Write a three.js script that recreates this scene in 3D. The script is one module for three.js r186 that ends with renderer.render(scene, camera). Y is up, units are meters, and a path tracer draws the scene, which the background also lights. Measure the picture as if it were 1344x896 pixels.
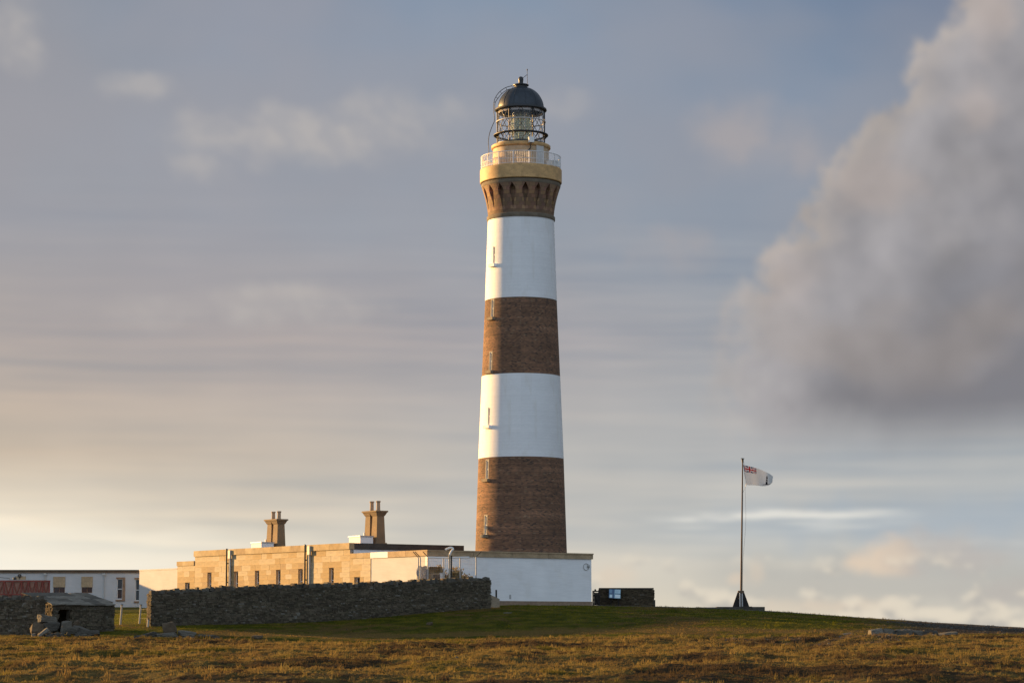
import * as THREE from 'three';
import { ConvexGeometry } from 'three/addons/geometries/ConvexGeometry.js';
import { mergeGeometries } from 'three/addons/utils/BufferGeometryUtils.js';
import { Brush, Evaluator, SUBTRACTION } from 'three-bvh-csg';

// ------------------------------------------------------------------ camera, sky, sun, exposure
const F = 3300, W0 = 1344, H0 = 896, EYE = 1.7, PITCH = Math.atan(380 / F);
const scene = new THREE.Scene();
const camera = new THREE.PerspectiveCamera(2 * Math.atan(H0 / 2 / F) * 180 / Math.PI, W0 / H0, 0.5, 60000);
camera.position.set(0, EYE, 0);
camera.rotation.x = PITCH;
const renderer = new THREE.WebGLRenderer({ antialias: true });
renderer.toneMapping = THREE.LinearToneMapping;
renderer.toneMappingExposure = 2.4;
const SKY_LEVEL = 1 / 2.4;   // the sky's radiance is given as the photograph shows it
renderer.shadowMap.enabled = true;
const SUN_AZ = -58 * Math.PI / 180, SUN_EL = 7.5 * Math.PI / 180;   // left of and beyond the tower, low
const sunDir = new THREE.Vector3(Math.sin(SUN_AZ) * Math.cos(SUN_EL), Math.sin(SUN_EL), -Math.cos(SUN_AZ) * Math.cos(SUN_EL));
const sun = new THREE.DirectionalLight(new THREE.Color().setRGB(1, 0.585, 0.215), 5);
sun.target.position.set(0, 2, -180);
sun.position.copy(sun.target.position).addScaledVector(sunDir, 400);
sun.castShadow = true; sun.shadow.radius = 1.5;
Object.assign(sun.shadow.camera, { left: -140, right: 140, top: 140, bottom: -140, near: 1, far: 900 });
sun.shadow.mapSize.set(4096, 4096);
scene.add(sun, sun.target);

// ------------------------------------------------------------------ random numbers, noise
function rng(seed) { let s = seed | 0; return () => { s = (s + 0x6d2b79f5) | 0; let t = Math.imul(s ^ (s >>> 15), 1 | s); t = (t + Math.imul(t ^ (t >>> 7), 61 | t)) ^ t; return ((t ^ (t >>> 14)) >>> 0) / 4294967296; }; }
const R0 = rng(7);
const PERM = new Uint8Array(512), RVAL = new Float32Array(256);
{ const p = [...Array(256).keys()], r = rng(99); for (let i = 255; i > 0; i--) { const j = Math.floor(r() * (i + 1)); [p[i], p[j]] = [p[j], p[i]]; } for (let i = 0; i < 512; i++) PERM[i] = p[i & 255]; for (let i = 0; i < 256; i++) RVAL[i] = r() * 2 - 1; }
function vn(x, y, per = 0) {   // value noise -1..1, optionally periodic
  let xi = Math.floor(x), yi = Math.floor(y); const fx = x - xi, fy = y - yi;
  const u = fx * fx * fx * (fx * (fx * 6 - 15) + 10), v = fy * fy * fy * (fy * (fy * 6 - 15) + 10);
  let x1 = xi + 1, y1 = yi + 1;
  if (per) { xi = ((xi % per) + per) % per; yi = ((yi % per) + per) % per; x1 = ((x1 % per) + per) % per; y1 = ((y1 % per) + per) % per; }
  const h = (a, b) => RVAL[PERM[(PERM[a & 255] + b) & 255]];
  const a = h(xi, yi), b = h(x1, yi), c = h(xi, y1), d = h(x1, y1);
  return a + (b - a) * u + (c - a) * v + (a - b - c + d) * u * v;
}
const GX = new Float32Array(256), GY = new Float32Array(256); for (let i = 0; i < 256; i++) { const a = RVAL[i] * Math.PI; GX[i] = Math.cos(a); GY[i] = Math.sin(a); }
function gn(x, y) {   // gradient noise, about -1..1
  const xi = Math.floor(x), yi = Math.floor(y), fx = x - xi, fy = y - yi, u = fx * fx * fx * (fx * (fx * 6 - 15) + 10), v = fy * fy * fy * (fy * (fy * 6 - 15) + 10);
  const g = (a, b, dx, dy) => { const k = PERM[(PERM[a & 255] + b) & 255]; return GX[k] * dx + GY[k] * dy; };
  const a = g(xi, yi, fx, fy), b = g(xi + 1, yi, fx - 1, fy), c = g(xi, yi + 1, fx, fy - 1), d = g(xi + 1, yi + 1, fx - 1, fy - 1);
  return 1.5 * (a + (b - a) * u + (c - a) * v + (a - b - c + d) * u * v);
}
function fbm(x, y, oct = 4, per = 0, gain = 0.5) {
  let s = 0, a = 1, n = 0;
  for (let i = 0; i < oct; i++) { s += a * (per ? vn(x, y, per) : gn(x, y)); n += a; a *= gain; if (per) { x *= 2; y *= 2; per *= 2; } else { const q = 1.6 * x + 1.2 * y + 17.3; y = -1.2 * x + 1.6 * y + 9.1; x = q; } }
  return s / n;
}
const clamp = (x, a = 0, b = 1) => Math.min(b, Math.max(a, x));
const sst = (a, b, x) => { const t = clamp((x - a) / (b - a)); return t * t * (3 - 2 * t); };
const mix = (a, b, t) => a + (b - a) * t;
const mix3 = (a, b, t) => [mix(a[0], b[0], t), mix(a[1], b[1], t), mix(a[2], b[2], t)];
const lin1 = (c) => { c /= 255; return c <= 0.04045 ? c / 12.92 : ((c + 0.055) / 1.055) ** 2.4; };
const lin3 = (c) => c.map(lin1);

// ------------------------------------------------------------------ the sky: air and clouds over azimuth and elevation
{
  const SW = 4096, SH = 2048, data = new Float32Array(SW * SH * 4);
  // keyed colours of the air (sRGB), by degrees of azimuth (right of the view) and elevation
  const AZ = [-12, -6, 0, 6, 12], EL = [14.4, 11.8, 9.2, 6.6, 4, 2.2, 0.85, 0];
  const KEY = [
    [[138, 145, 156], [138, 149, 167], [132, 149, 170], [118, 136, 160], [98, 117, 146]],
    [[150, 153, 161], [148, 155, 167], [141, 153, 169], [126, 145, 167], [116, 133, 155]],
    [[156, 158, 165], [154, 158, 167], [150, 158, 169], [141, 152, 166], [134, 145, 159]],
    [[184, 172, 163], [178, 169, 165], [168, 165, 168], [156, 160, 167], [151, 153, 161]],
    [[202, 186, 167], [195, 184, 171], [184, 182, 178], [181, 182, 182], [176, 179, 180]],
    [[244, 234, 214], [214, 206, 191], [200, 197, 190], [193, 194, 191], [180, 185, 188]],
    [[258, 250, 235], [242, 232, 212], [219, 210, 192], [210, 203, 188], [198, 195, 186]],
    [[260, 252, 238], [248, 237, 215], [227, 214, 192], [217, 206, 187], [206, 199, 186]],
  ].map((row) => row.map(lin3));
  const keyed = (a, e) => {
    a = clamp(a, -12, 12); e = clamp(e, 0, 14.4);
    let i = 0; while (i < 3 && a > AZ[i + 1]) i++;
    let j = 0; while (j < 6 && e < EL[j + 1]) j++;
    const t = sst(0, 1, (a - AZ[i]) / 6) * 0.4 + 0.6 * (a - AZ[i]) / 6, u = (EL[j] - e) / (EL[j] - EL[j + 1]);
    return mix3(mix3(KEY[j][i], KEY[j][i + 1], t), mix3(KEY[j + 1][i], KEY[j + 1][i + 1], t), u);
  };
  const away = (a, e) => {   // the unseen dome: pale blue and cloud, brightened behind to light the walls
    const ds = Math.abs(((a + 58 + 540) % 360) - 180) / 180;        // 0 towards the sun, 1 opposite
    const hz = Math.exp(-e / 6), back = sst(84, 138, Math.abs(a));   // unseen rear half raised to light the walls, front half kept dim
    let c = mix3([0.25, 0.30, 0.37], [0.58, 0.73, 0.92], back);
    c = mix3(c, mix3([0.95, 0.80, 0.58], mix3([0.46, 0.48, 0.50], [0.64, 0.73, 0.84], back), sst(0.05, 0.5, ds)), hz);
    const hi = mix(1, 0.62, sst(28, 70, e));
    return c.map((v) => v * hi);
  };
  // outline of the big cumulus on the right, [az, el] of its left side from the top down, then its base
  const edge = [[10.9, 15.5], [10.45, 14.1], [10.0, 13.7], [9.35, 13.0], [8.95, 12.4], [8.75, 11.8], [8.05, 11.1], [7.35, 10.4], [7.0, 9.9], [6.75, 9.3], [6.4, 8.8], [5.75, 8.4], [5.4, 7.7], [5.1, 7.4], [5.0, 6.9], [4.75, 6.2], [4.7, 5.5], [4.9, 4.9]];
  const edgeX = (e) => { if (e >= 15.5) return 10.9 + (e - 15.5) * 0.6; for (let i = 0; i < edge.length - 1; i++) if (e <= edge[i][1] && e >= edge[i + 1][1]) return mix(edge[i][0], edge[i + 1][0], (edge[i][1] - e) / (edge[i][1] - edge[i + 1][1])); return 4.9; };
  const puff = (a, e, ca, ce, ra, re, fr, seed) => { const dx = (a - ca) / ra, dy = (e - ce) / re, d = Math.sqrt(dx * dx + dy * dy); return sst(1.05, 0.2, d - 0.55 * fbm(a * fr + seed, e * fr * 1.3 - seed, 4)); };
  for (let y = 0; y < SH; y++) {
    const e = ((y + 0.5) / SH - 0.5) * 180;
    for (let x = 0; x < SW; x++) {
      let az = ((x + 0.5) / SW - 0.25) * 360; if (az > 180) az -= 360;
      const o = (y * SW + x) * 4;
      if (e < -0.2) { data[o] = 0.2 * SKY_LEVEL; data[o + 1] = 0.21 * SKY_LEVEL; data[o + 2] = 0.22 * SKY_LEVEL; data[o + 3] = 1; continue; }
      const inF = sst(34, 15, Math.abs(az)) * sst(34, 17, e);
      let c = away(az, e);
      // high broken cloud everywhere
      const cl = inF < 1 ? sst(-0.05, 0.5, fbm(az * 0.06 + 3, e * 0.10 + az * 0.01, 5)) : 0;
      if (inF < 1) { const bk = sst(84, 138, Math.abs(az)); c = mix3(c, mix3([0.32, 0.335, 0.36], [0.74, 0.78, 0.83], bk), 0.45 * cl); }  // cloud takes the same added brightness behind the camera
      if (inF > 0) {
        let k = keyed(az, e);
        // streaks of thin stratus
        const warp = 0.22 * gn(az * 0.11, e * 0.2), sy = e + warp + 0.012 * az;
        const st = (gn(az * 0.07 + 40, sy * 1.5) + 0.8 * gn(az * 0.13 + 7, sy * 3.3 + 3) + 0.65 * gn(az * 0.28 + 1, sy * 6.7 + 8) + 0.4 * gn(az * 0.7 + 3, sy * 12 + 1)) / 1.9 * (0.6 + 0.8 * sst(-0.4, 0.4, gn(az * 0.12 + 9, e * 0.35)));
        const stz = sst(0.5, 2, e) * sst(11.5, 6.5, e);
        const L = 1 + 0.15 * st * stz;
        k = [k[0] * (1 + 0.21 * st * stz), k[1] * L, k[2] * (1 + 0.08 * st * stz)];
        const soft = 1 + 0.05 * fbm(az * 0.35 + 11, e * 0.5, 4);
        k = k.map((q) => q * soft);
        // mauve grey veil over the upper left and the middle of the sky
        const veil = 0.45 * sst(-0.35, 0.45, fbm(az * 0.13 + 21, e * 0.22 + 5, 4) + 0.25 * sst(0, -10, az));
        k = mix3(k, lin3([160, 157, 162]), veil * sst(4, 7, e));
        // wisps, upper left and round the tower
        let w = 0;
        w = Math.max(w, 0.75 * puff(az, e, -5.0, 11.2, 3.6, 0.85, 0.75, 3), 0.5 * puff(az, e, -2.6, 11.6, 2.2, 0.9, 0.8, 8), 0.5 * puff(az, e, -7.2, 10.6, 0.9, 0.55, 1.1, 5));
        w = Math.max(w, 0.55 * puff(az + 0.25 * (e - 12.2), e, -8.6, 12.25, 1.4, 0.42, 1.1, 21), 0.55 * puff(az, e, -11.4, 13.2, 0.9, 1.1, 0.8, 33), 0.6 * puff(az, e, -5.3, 7.4, 2.4, 0.7, 0.9, 41), 0.35 * puff(az, e, -8.5, 7.2, 2.2, 0.5, 0.8, 52), 0.3 * puff(az, e, 1.0, 11.9, 1.1, 0.5, 1, 60));
        const fr = 0.55 + 0.45 * sst(-0.35, 0.35, fbm(az * 1.6 + 5, e * 2.2 + az * 0.5, 4)); k = mix3(k, lin3([190, 184, 179]), 0.85 * w * fr);
        let w2 = Math.max(0.7 * puff(az, e, 5.4, 11.2, 1.6, 1.25, 0.7, 70), 0.45 * puff(az, e, 3.6, 8.6, 1.6, 0.8, 0.8, 77), 0.55 * puff(az, e, 6.5, 10.9, 1.3, 1.1, 0.8, 83));
        const fr2 = 0.5 + 0.5 * sst(-0.3, 0.3, fbm(az * 0.9 + 15, e * 1.1, 4)); k = mix3(k, lin3([172, 165, 165]), w2 * fr2);
        // blue gap and bright streak low on the right
        const gap = sst(0.75, 0, Math.abs(e - 2.45 - 0.05 * fbm(az, 2, 2) * 8)) * sst(3, 8, az);
        k = mix3(k, lin3([163, 176, 188]), 0.55 * gap);
        const se = e - 2.60 - 0.045 * (az - 5.8) * sst(8, 4, az) - 0.05 * gn(az * 0.9, 5) - 0.025 * gn(az * 2.6, 8), wid = 0.05 + 0.13 * sst(2.9, 7, az) * (0.8 + 0.5 * gn(az * 0.6 + 4, 2));
        const streak = sst(2.7, 4.2, az) * sst(9.6, 7.6, az) * clamp(sst(wid, 0, Math.abs(se)) * (0.75 + 0.5 * gn(az * 0.9, e * 9)) + 0.4 * sst(0.4, 0.05, Math.abs(se + 0.12)) * sst(-0.1, 0.5, gn(az * 0.5 + 3, e * 7)));
        k = mix3(k, lin3([236, 232, 222]), 0.9 * streak);
        const s2 = sst(0.11, 0, Math.abs(e - 1.95 - 0.1 * fbm(az * 0.8 + 9, 1, 3))) * sst(6, 8.5, az) * clamp(0.4 + fbm(az * 0.7, 3, 3));
        k = mix3(k, lin3([214, 212, 205]), 0.6 * s2);
        // grey bank and small cumulus low on the right
        const bank = sst(1.9, 1.2, e + 0.5 * fbm(az * 0.7, 8, 4)) * sst(0.35, 0.9, e + 0.25 * fbm(az * 1.5, 4, 3)) * sst(3, 6, az);
        k = mix3(k, lin3([182, 180, 174]), 0.6 * bank);
        const q = Math.max(1.2 * puff(az, e, 8.6, 1.6, 1.2, 0.62, 1.3, 90) * sst(1.12, 1.3, e), 0.7 * puff(az, e, 9.8, 1.75, 1.5, 0.7, 1.2, 93), 0.6 * puff(az, e, 5.1, 1.18, 0.32, 0.2, 2.4, 95), 0.4 * puff(az, e, 5.5, 1.35, 0.3, 0.4, 2.4, 96), 0.5 * puff(az, e, 2.2, 1.25, 0.7, 0.35, 2, 97), 0.55 * puff(az, e, 11.6, 0.8, 2.2, 0.4, 1.6, 98), 0.5 * puff(az, e, 7.4, 0.55, 2.4, 0.25, 1.6, 99));
        k = mix3(k, mix3(lin3([186, 178, 172]), lin3([226, 205, 182]), sst(9.6, 8.0, az + 0.4 * fbm(az * 2, e * 2, 3))), 0.85 * clamp(q));
        // broken cumulus along the horizon: lit tops, grey bases
        const hb = fbm(az * 0.75 + 3, e * 1.5 + 2, 5), hm = sst(-0.02, 0.22, hb + 0.25 * sst(1.7, 0.3, e) - 0.18) * sst(2.1, 1.1, e) * sst(0.5, 3, az) * sst(0, 0.12, e);
        const up2 = fbm(az * 0.75 + 3, (e + 0.22) * 1.5 + 2, 5);
        k = mix3(k, mix3(lin3([176, 173, 168]), lin3([232, 220, 200]), sst(-0.05, 0.3, hb - up2 + 0.08)), 0.7 * hm);
        // ragged cloud edge above the bright gap at the left
        const lg = sst(0.25, -0.1, e - 2.15 + 0.02 * (az + 6) - 0.35 * gn(az * 0.25, 3) - 0.16 * gn(az * 0.9, e * 5)) * sst(0, -5, az);
        k = mix3(k, lin3([252, 243, 224]), 0.35 * lg * sst(-2, -9, az));
        // the cumulus
        const bil = 0.75 * (1 - 2 * Math.abs(fbm(az * 0.62 + 5, e * 0.62, 4))) - 0.35;
        const bil2 = 0.5 - Math.abs(fbm(az * 1.5 + 2, e * 1.5 + 7, 3)) * 1.6; const d = az - edgeX(e) + 0.75 * bil + 0.26 * bil2 + 0.14 * fbm(az * 3.2, e * 3.2, 3);
        const base = e - 4.38 + 0.5 * fbm(az * 0.35, 7, 3) - 0.10 * (az - 8) * 0.6;
        const soft2 = mix(0.42, 1.6, sst(8.8, 5.6, e));
        const m = sst(-soft2 * 0.4, soft2, d) * sst(-0.7, 1.0, base) * sst(40, 30, az) * sst(34, 20, e);
        if (m > 0) {
          const lump = fbm(az * 0.38 - 3, e * 0.38 + 8, 5), fine = fbm(az * 1.1 + 4, e * 1.1, 4);
          const inner = sst(-0.2, 6.4, d + 3.2 * lump + 1.0 * fine);
          const rim = sst(1.3, 0.1, d) * sst(-0.3, 0.3, bil2 + 0.3 * fine); let cc = mix3(mix3(lin3([168, 164, 165]), lin3([188, 178, 170]), 0.8 * rim), lin3([134, 133, 138]), inner);
          cc = mix3(cc, lin3([118, 117, 123]), 0.85 * sst(3.6, 0.0, base + 1.9 * lump + 0.6 * fine) * sst(0.2, 4.4, d + 1.6 * lump + 0.6 * fine));
          cc = mix3(cc, lin3([163, 152, 145]), 0.4 * sst(0.0, 0.5, fbm(az * 0.22 + 2, e * 0.4 + 1, 3) + 0.1) * sst(9.6, 7, e) * sst(4.6, 6.2, e));
          cc = mix3(cc, lin3([186, 174, 168]), clamp(0.75 * puff(az, e, 10.9, 13.8, 0.9, 1.1, 0.9, 14) + 0.5 * puff(az, e, 10.6, 11.7, 0.7, 0.8, 0.9, 18) + 0.6 * puff(az, e, 8.4, 10.0, 1.3, 1.0, 0.8, 29) + 0.45 * puff(az, e, 6.4, 8.0, 1.1, 0.9, 0.9, 37)));
          const hgt = (p, q) => fbm(p * 0.36 + 31, q * 0.36 + 12, 4, 0, 0.42), relief = hgt(az + 0.28, e - 0.1) - hgt(az - 0.28, e + 0.1); const tex = 1 + 0.04 * fine + clamp(0.42 * relief, -0.14, 0.18) * mix(0.45, 1, sst(4.8, 7.5, e));
          k = mix3(k, cc.map((v) => v * tex), 0.97 * m);
        }
        c = mix3(c, k, inF);
      }
      data[o] = c[0] * SKY_LEVEL; data[o + 1] = c[1] * SKY_LEVEL; data[o + 2] = c[2] * SKY_LEVEL; data[o + 3] = 1;
    }
  }
  const sky = new THREE.DataTexture(data, SW, SH, THREE.RGBAFormat, THREE.FloatType);
  sky.mapping = THREE.EquirectangularReflectionMapping; sky.magFilter = THREE.LinearFilter; sky.needsUpdate = true;
  scene.background = sky; scene.environment = sky;
}

// ------------------------------------------------------------------ helpers: where a point of the place lies, naming, geometry
function P(px, py, Z) {   // the point at distance Z ahead that is seen at px, py of the photograph
  const y = Z * Math.tan(PITCH + Math.atan((H0 / 2 - py) / F)), d = Z * Math.cos(PITCH) + y * Math.sin(PITCH);
  return new THREE.Vector3((px - W0 / 2) / F * d, y + EYE, -Z);
}
const used = new Map();
function numbered(n) { const k = used.get(n) ?? 0; used.set(n, k + 1); return k ? `${n}_${String(k).padStart(3, '0')}` : n; }
function thing(name, label, category, pos = [0, 0, 0], turn = 0, group) {
  const o = new THREE.Group(); o.name = numbered(name); o.position.set(...(pos.isVector3 ? pos.toArray() : pos)); o.rotation.y = turn;
  o.userData = { label, category }; if (group) o.userData.group = group; scene.add(o); return o;
}
function part(parent, name, geo, mat, pos, rot, scl) {
  const m = new THREE.Mesh(geo, mat); m.name = name; m.castShadow = m.receiveShadow = true;
  if (pos) m.position.set(...(pos.isVector3 ? pos.toArray() : pos)); if (rot) m.rotation.set(...rot); if (scl) m.scale.set(...scl);
  parent.add(m); return m;
}
function uvm(g) {   // uv in metres by the way each face points
  const p = g.attributes.position, n = g.attributes.normal, uv = new Float32Array(p.count * 2);
  for (let i = 0; i < p.count; i++) {
    const ax = Math.abs(n.getX(i)), ay = Math.abs(n.getY(i)), az = Math.abs(n.getZ(i));
    if (ay > ax && ay > az) { uv[2 * i] = p.getX(i); uv[2 * i + 1] = p.getZ(i); } else if (ax > az) { uv[2 * i] = p.getZ(i); uv[2 * i + 1] = p.getY(i); } else { uv[2 * i] = p.getX(i); uv[2 * i + 1] = p.getY(i); }
  }
  g.setAttribute('uv', new THREE.BufferAttribute(uv, 2)); return g;
}
const box = (x0, x1, y0, y1, z0, z1) => uvm(new THREE.BoxGeometry(x1 - x0, y1 - y0, z1 - z0).translate((x0 + x1) / 2, (y0 + y1) / 2, (z0 + z1) / 2));
const flat = (g) => { const q = g.toNonIndexed(); q.computeVertexNormals(); return q; };
const join = (list) => mergeGeometries(list.map((g) => { const q = g.index ? g.toNonIndexed() : g; for (const k of Object.keys(q.attributes)) if (!['position', 'normal', 'uv'].includes(k)) q.deleteAttribute(k); return q; }));
function bar(a, b, r, seg = 6, r2 = r) {
  const A = new THREE.Vector3(...a), B = new THREE.Vector3(...b), d = B.clone().sub(A), g = new THREE.CylinderGeometry(r2, r, d.length(), seg);
  g.applyQuaternion(new THREE.Quaternion().setFromUnitVectors(new THREE.Vector3(0, 1, 0), d.clone().normalize())); return g.translate(...A.add(B).multiplyScalar(0.5).toArray());
}
const tube = (pts, r, n = 24, seg = 6) => new THREE.TubeGeometry(new THREE.CatmullRomCurve3(pts.map((p) => new THREE.Vector3(...p))), n, r, seg);
function revolve(prof, seg = 96, a0 = 0, a1 = Math.PI * 2, rref) {   // surface of revolution; uv in metres; creases where the profile turns sharply
  const n = prof.length, sn = [];
  for (let i = 0; i < n - 1; i++) { const dr = prof[i + 1][0] - prof[i][0], dy = prof[i + 1][1] - prof[i][1], l = Math.hypot(dr, dy) || 1; sn.push([dy / l, -dr / l]); }
  const pos = [], nor = [], uv = [], idx = []; let arc = 0; const rr = rref ?? prof[0][0];
  for (let i = 0; i < n - 1; i++) {
    const l = Math.hypot(prof[i + 1][0] - prof[i][0], prof[i + 1][1] - prof[i][1]), at = pos.length / 3;
    for (let e = 0; e < 2; e++) {
      const q = prof[i + e], o = e ? sn[i + 1] : sn[i - 1]; let nn = sn[i];
      if (o && o[0] * nn[0] + o[1] * nn[1] > 0.8) { nn = [nn[0] + o[0], nn[1] + o[1]]; const L = Math.hypot(...nn); nn = [nn[0] / L, nn[1] / L]; }
      for (let s = 0; s <= seg; s++) { const a = a0 + (a1 - a0) * s / seg; pos.push(q[0] * Math.sin(a), q[1], q[0] * Math.cos(a)); nor.push(nn[0] * Math.sin(a), nn[1], nn[0] * Math.cos(a)); uv.push(a * rr, arc + e * l); }
    }
    for (let s = 0; s < seg; s++) { const a = at + s, b = a + 1, c = a + seg + 1, d = c + 1; idx.push(a, b, d, a, d, c); }
    arc += l;
  }
  const g = new THREE.BufferGeometry(); g.setAttribute('position', new THREE.Float32BufferAttribute(pos, 3)); g.setAttribute('normal', new THREE.Float32BufferAttribute(nor, 3)); g.setAttribute('uv', new THREE.Float32BufferAttribute(uv, 2)); g.setIndex(idx); return g;
}
class Acc {   // many jittered boxes in one flat-shaded mesh with a colour for each stone
  constructor() { this.p = []; this.n = []; this.u = []; this.c = []; }
  box8(c, col) {
    const f = [[0, 1, 3, 2], [4, 6, 7, 5], [0, 4, 5, 1], [2, 3, 7, 6], [0, 2, 6, 4], [1, 5, 7, 3]], A = new THREE.Vector3(), B = new THREE.Vector3(), mid = c.reduce((s, v) => s.add(v), new THREE.Vector3()).multiplyScalar(1 / 8);
    for (const q of f) for (const t of [[0, 1, 2], [0, 2, 3]]) {
      const v = t.map((i) => c[q[i]]); A.subVectors(v[1], v[0]); B.subVectors(v[2], v[0]); A.cross(B).normalize();
      if (A.dot(B.subVectors(v[0], mid)) < 0) { A.negate(); v.reverse(); }
      for (const w of v) { this.p.push(w.x, w.y, w.z); this.n.push(A.x, A.y, A.z); this.u.push((w.x + w.z) * 0.7, w.y + w.z * 0.3); if (col) this.c.push(...col); }
    }
  }
  build() { const g = new THREE.BufferGeometry(); g.setAttribute('position', new THREE.Float32BufferAttribute(this.p, 3)); g.setAttribute('normal', new THREE.Float32BufferAttribute(this.n, 3)); g.setAttribute('uv', new THREE.Float32BufferAttribute(this.u, 2)); if (this.c.length) g.setAttribute('color', new THREE.Float32BufferAttribute(this.c, 3)); return g; }
}
function corners(o, ax, ay, az, w, h, d, j, r) {   // jittered box corners: o centre, axes unit vectors
  const out = []; for (const i of [-1, 1]) for (const k of [-1, 1]) for (const l of [-1, 1]) out.push(o.clone().addScaledVector(ax, i * w / 2 + (r() - 0.5) * j).addScaledVector(ay, k * h / 2 + (r() - 0.5) * j * 0.6).addScaledVector(az, l * d / 2 + (r() - 0.5) * j * 0.6)); return out;
}

// ------------------------------------------------------------------ textures and materials
function tex(w, h, fn, tile, srgb = true) {
  const d = new Uint8Array(w * h * 4);
  for (let y = 0; y < h; y++) for (let x = 0; x < w; x++) { const c = fn(x / w, y / h, x, y), o = (y * w + x) * 4; d[o] = clamp(c[0], 0, 255); d[o + 1] = clamp(c[1], 0, 255); d[o + 2] = clamp(c[2], 0, 255); d[o + 3] = 255; }
  const t = new THREE.DataTexture(d, w, h); t.wrapS = t.wrapT = THREE.RepeatWrapping; t.magFilter = THREE.LinearFilter; t.minFilter = THREE.LinearMipmapLinearFilter; t.generateMipmaps = true; if (srgb) t.colorSpace = THREE.SRGBColorSpace; t.repeat.set(1 / tile, 1 / tile); t.needsUpdate = true; return t;
}
const BR = 160, BC = 54;   // courses and bricks in a 12 m tile
const brickAt = (u, v) => { const row = Math.floor(v * BR), off = (row & 1) * 0.5, q = u * BC + off, col = Math.floor(q) % BC; return [row, col, q - Math.floor(q), v * BR - row]; };
const hash = (a, b) => { let t = Math.imul(a * 374761393 + b * 668265263, 1274126177); t ^= t >>> 13; t = Math.imul(t, 1274126177); return ((t ^ (t >>> 16)) >>> 0) / 4294967296; };
const tBrick = tex(2048, 2048, (u, v) => {
  const [r, c, fx, fy] = brickAt(u, v), h = hash(r, c), h2 = hash(c + 91, r + 17);
  const mort = fx < 0.05 || fy < 0.13;
  const patch = 1 + 0.16 * fbm(u * 6, v * 10, 4, 6) + 0.10 * fbm(u * 3, v * 40, 3, 3);
  const row = 1 + 0.15 * (hash(r, 5) - 0.5);
  let k = mort ? [112, 98, 84] : mix3([104, 82, 66], h2 > 0.86 ? [70, 60, 54] : [142, 108, 82], h);
  if (!mort && hash(r + 7, c + 3) > 0.975) k = [138, 118, 94];
  return k.map((q) => q * patch * row);
}, 12);
const tBrickH = tex(2048, 2048, (u, v) => { const [r, c, fx, fy] = brickAt(u, v), m = (fx < 0.05 || fy < 0.13) ? 60 : 170 + 70 * hash(r, c); return [m, m, m]; }, 12, false);
const tPaintBrick = tex(2048, 2048, (u, v) => { const [r, c, fx, fy] = brickAt(u, v), j = (fx < 0.05 || fy < 0.13) ? -9 : 5 * (hash(r, c) - 0.5), q = 238 + j + 5 * fbm(u * 8, v * 8, 4, 8) + 5 * (hash(r, 3) - 0.5), run = 0.5 * sst(0.3, 0.8, fbm(u * 30, v * 6, 4, 6)); return [q - 10 * run, q - 12 * run, q - 17 * run]; }, 12);
const tGrain = tex(512, 512, (u, v) => { const q = 205 + 34 * fbm(u * 8, v * 8, 6, 8, 0.62) + 12 * fbm(u * 64, v * 64, 2, 64); return [q, q, q]; }, 2.6);
const tGrainH = tex(512, 512, (u, v) => { const q = 128 + 110 * fbm(u * 16, v * 16, 5, 16, 0.65); return [q, q, q]; }, 1.8, false);
const tPaint = tex(1024, 1024, (u, v) => {
  let q = 238 + 7 * fbm(u * 6, v * 6, 5, 6) + 4 * fbm(u * 12, v * 96, 2, 12);
  const run = 0.3 * sst(0.2, 0.8, fbm(u * 9, v * 9, 4, 9));
  return [q - 12 * run, q - 15 * run, q - 21 * run];
}, 7);
const tSoil = tex(1024, 1024, (u, v) => { const q = 190 + 60 * fbm(u * 24, v * 24, 5, 24, 0.7), w = 10 * fbm(u * 7, v * 7, 3, 7); return [q + w, q, q - w]; }, 2.3);
const tAshlar = tex(512, 512, (u, v) => { const q = 232 + 32 * fbm(u * 5, v * 5, 6, 5, 0.65), s = sst(0.2, 0.6, fbm(u * 3 + 9, v * 3, 4, 3)); return [mix(q, 246, s * 0.5), mix(q, 238, s * 0.5), mix(q, 226, s * 0.5)]; }, 3.1);
const tBlock = tex(512, 512, (u, v) => { const R = 10, row = Math.floor(v * R), q = u * 6 + (row & 1) * 0.5, c = Math.floor(q) % 6, fx = q - Math.floor(q), fy = v * R - row, j = fx < 0.035 || fy < 0.07, k = (j ? 150 : 178 + 70 * hash(row + 3, c + 11)) + 22 * fbm(u * 12, v * 12, 5, 12); return [k, k * mix(0.94, 1.02, hash(c, row)), k * mix(0.88, 1.02, hash(c + 5, row))]; }, 3);
const std = (rgb, o = {}) => new THREE.MeshStandardMaterial({ color: new THREE.Color().setRGB(...rgb), roughness: 0.85, ...o });
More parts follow.
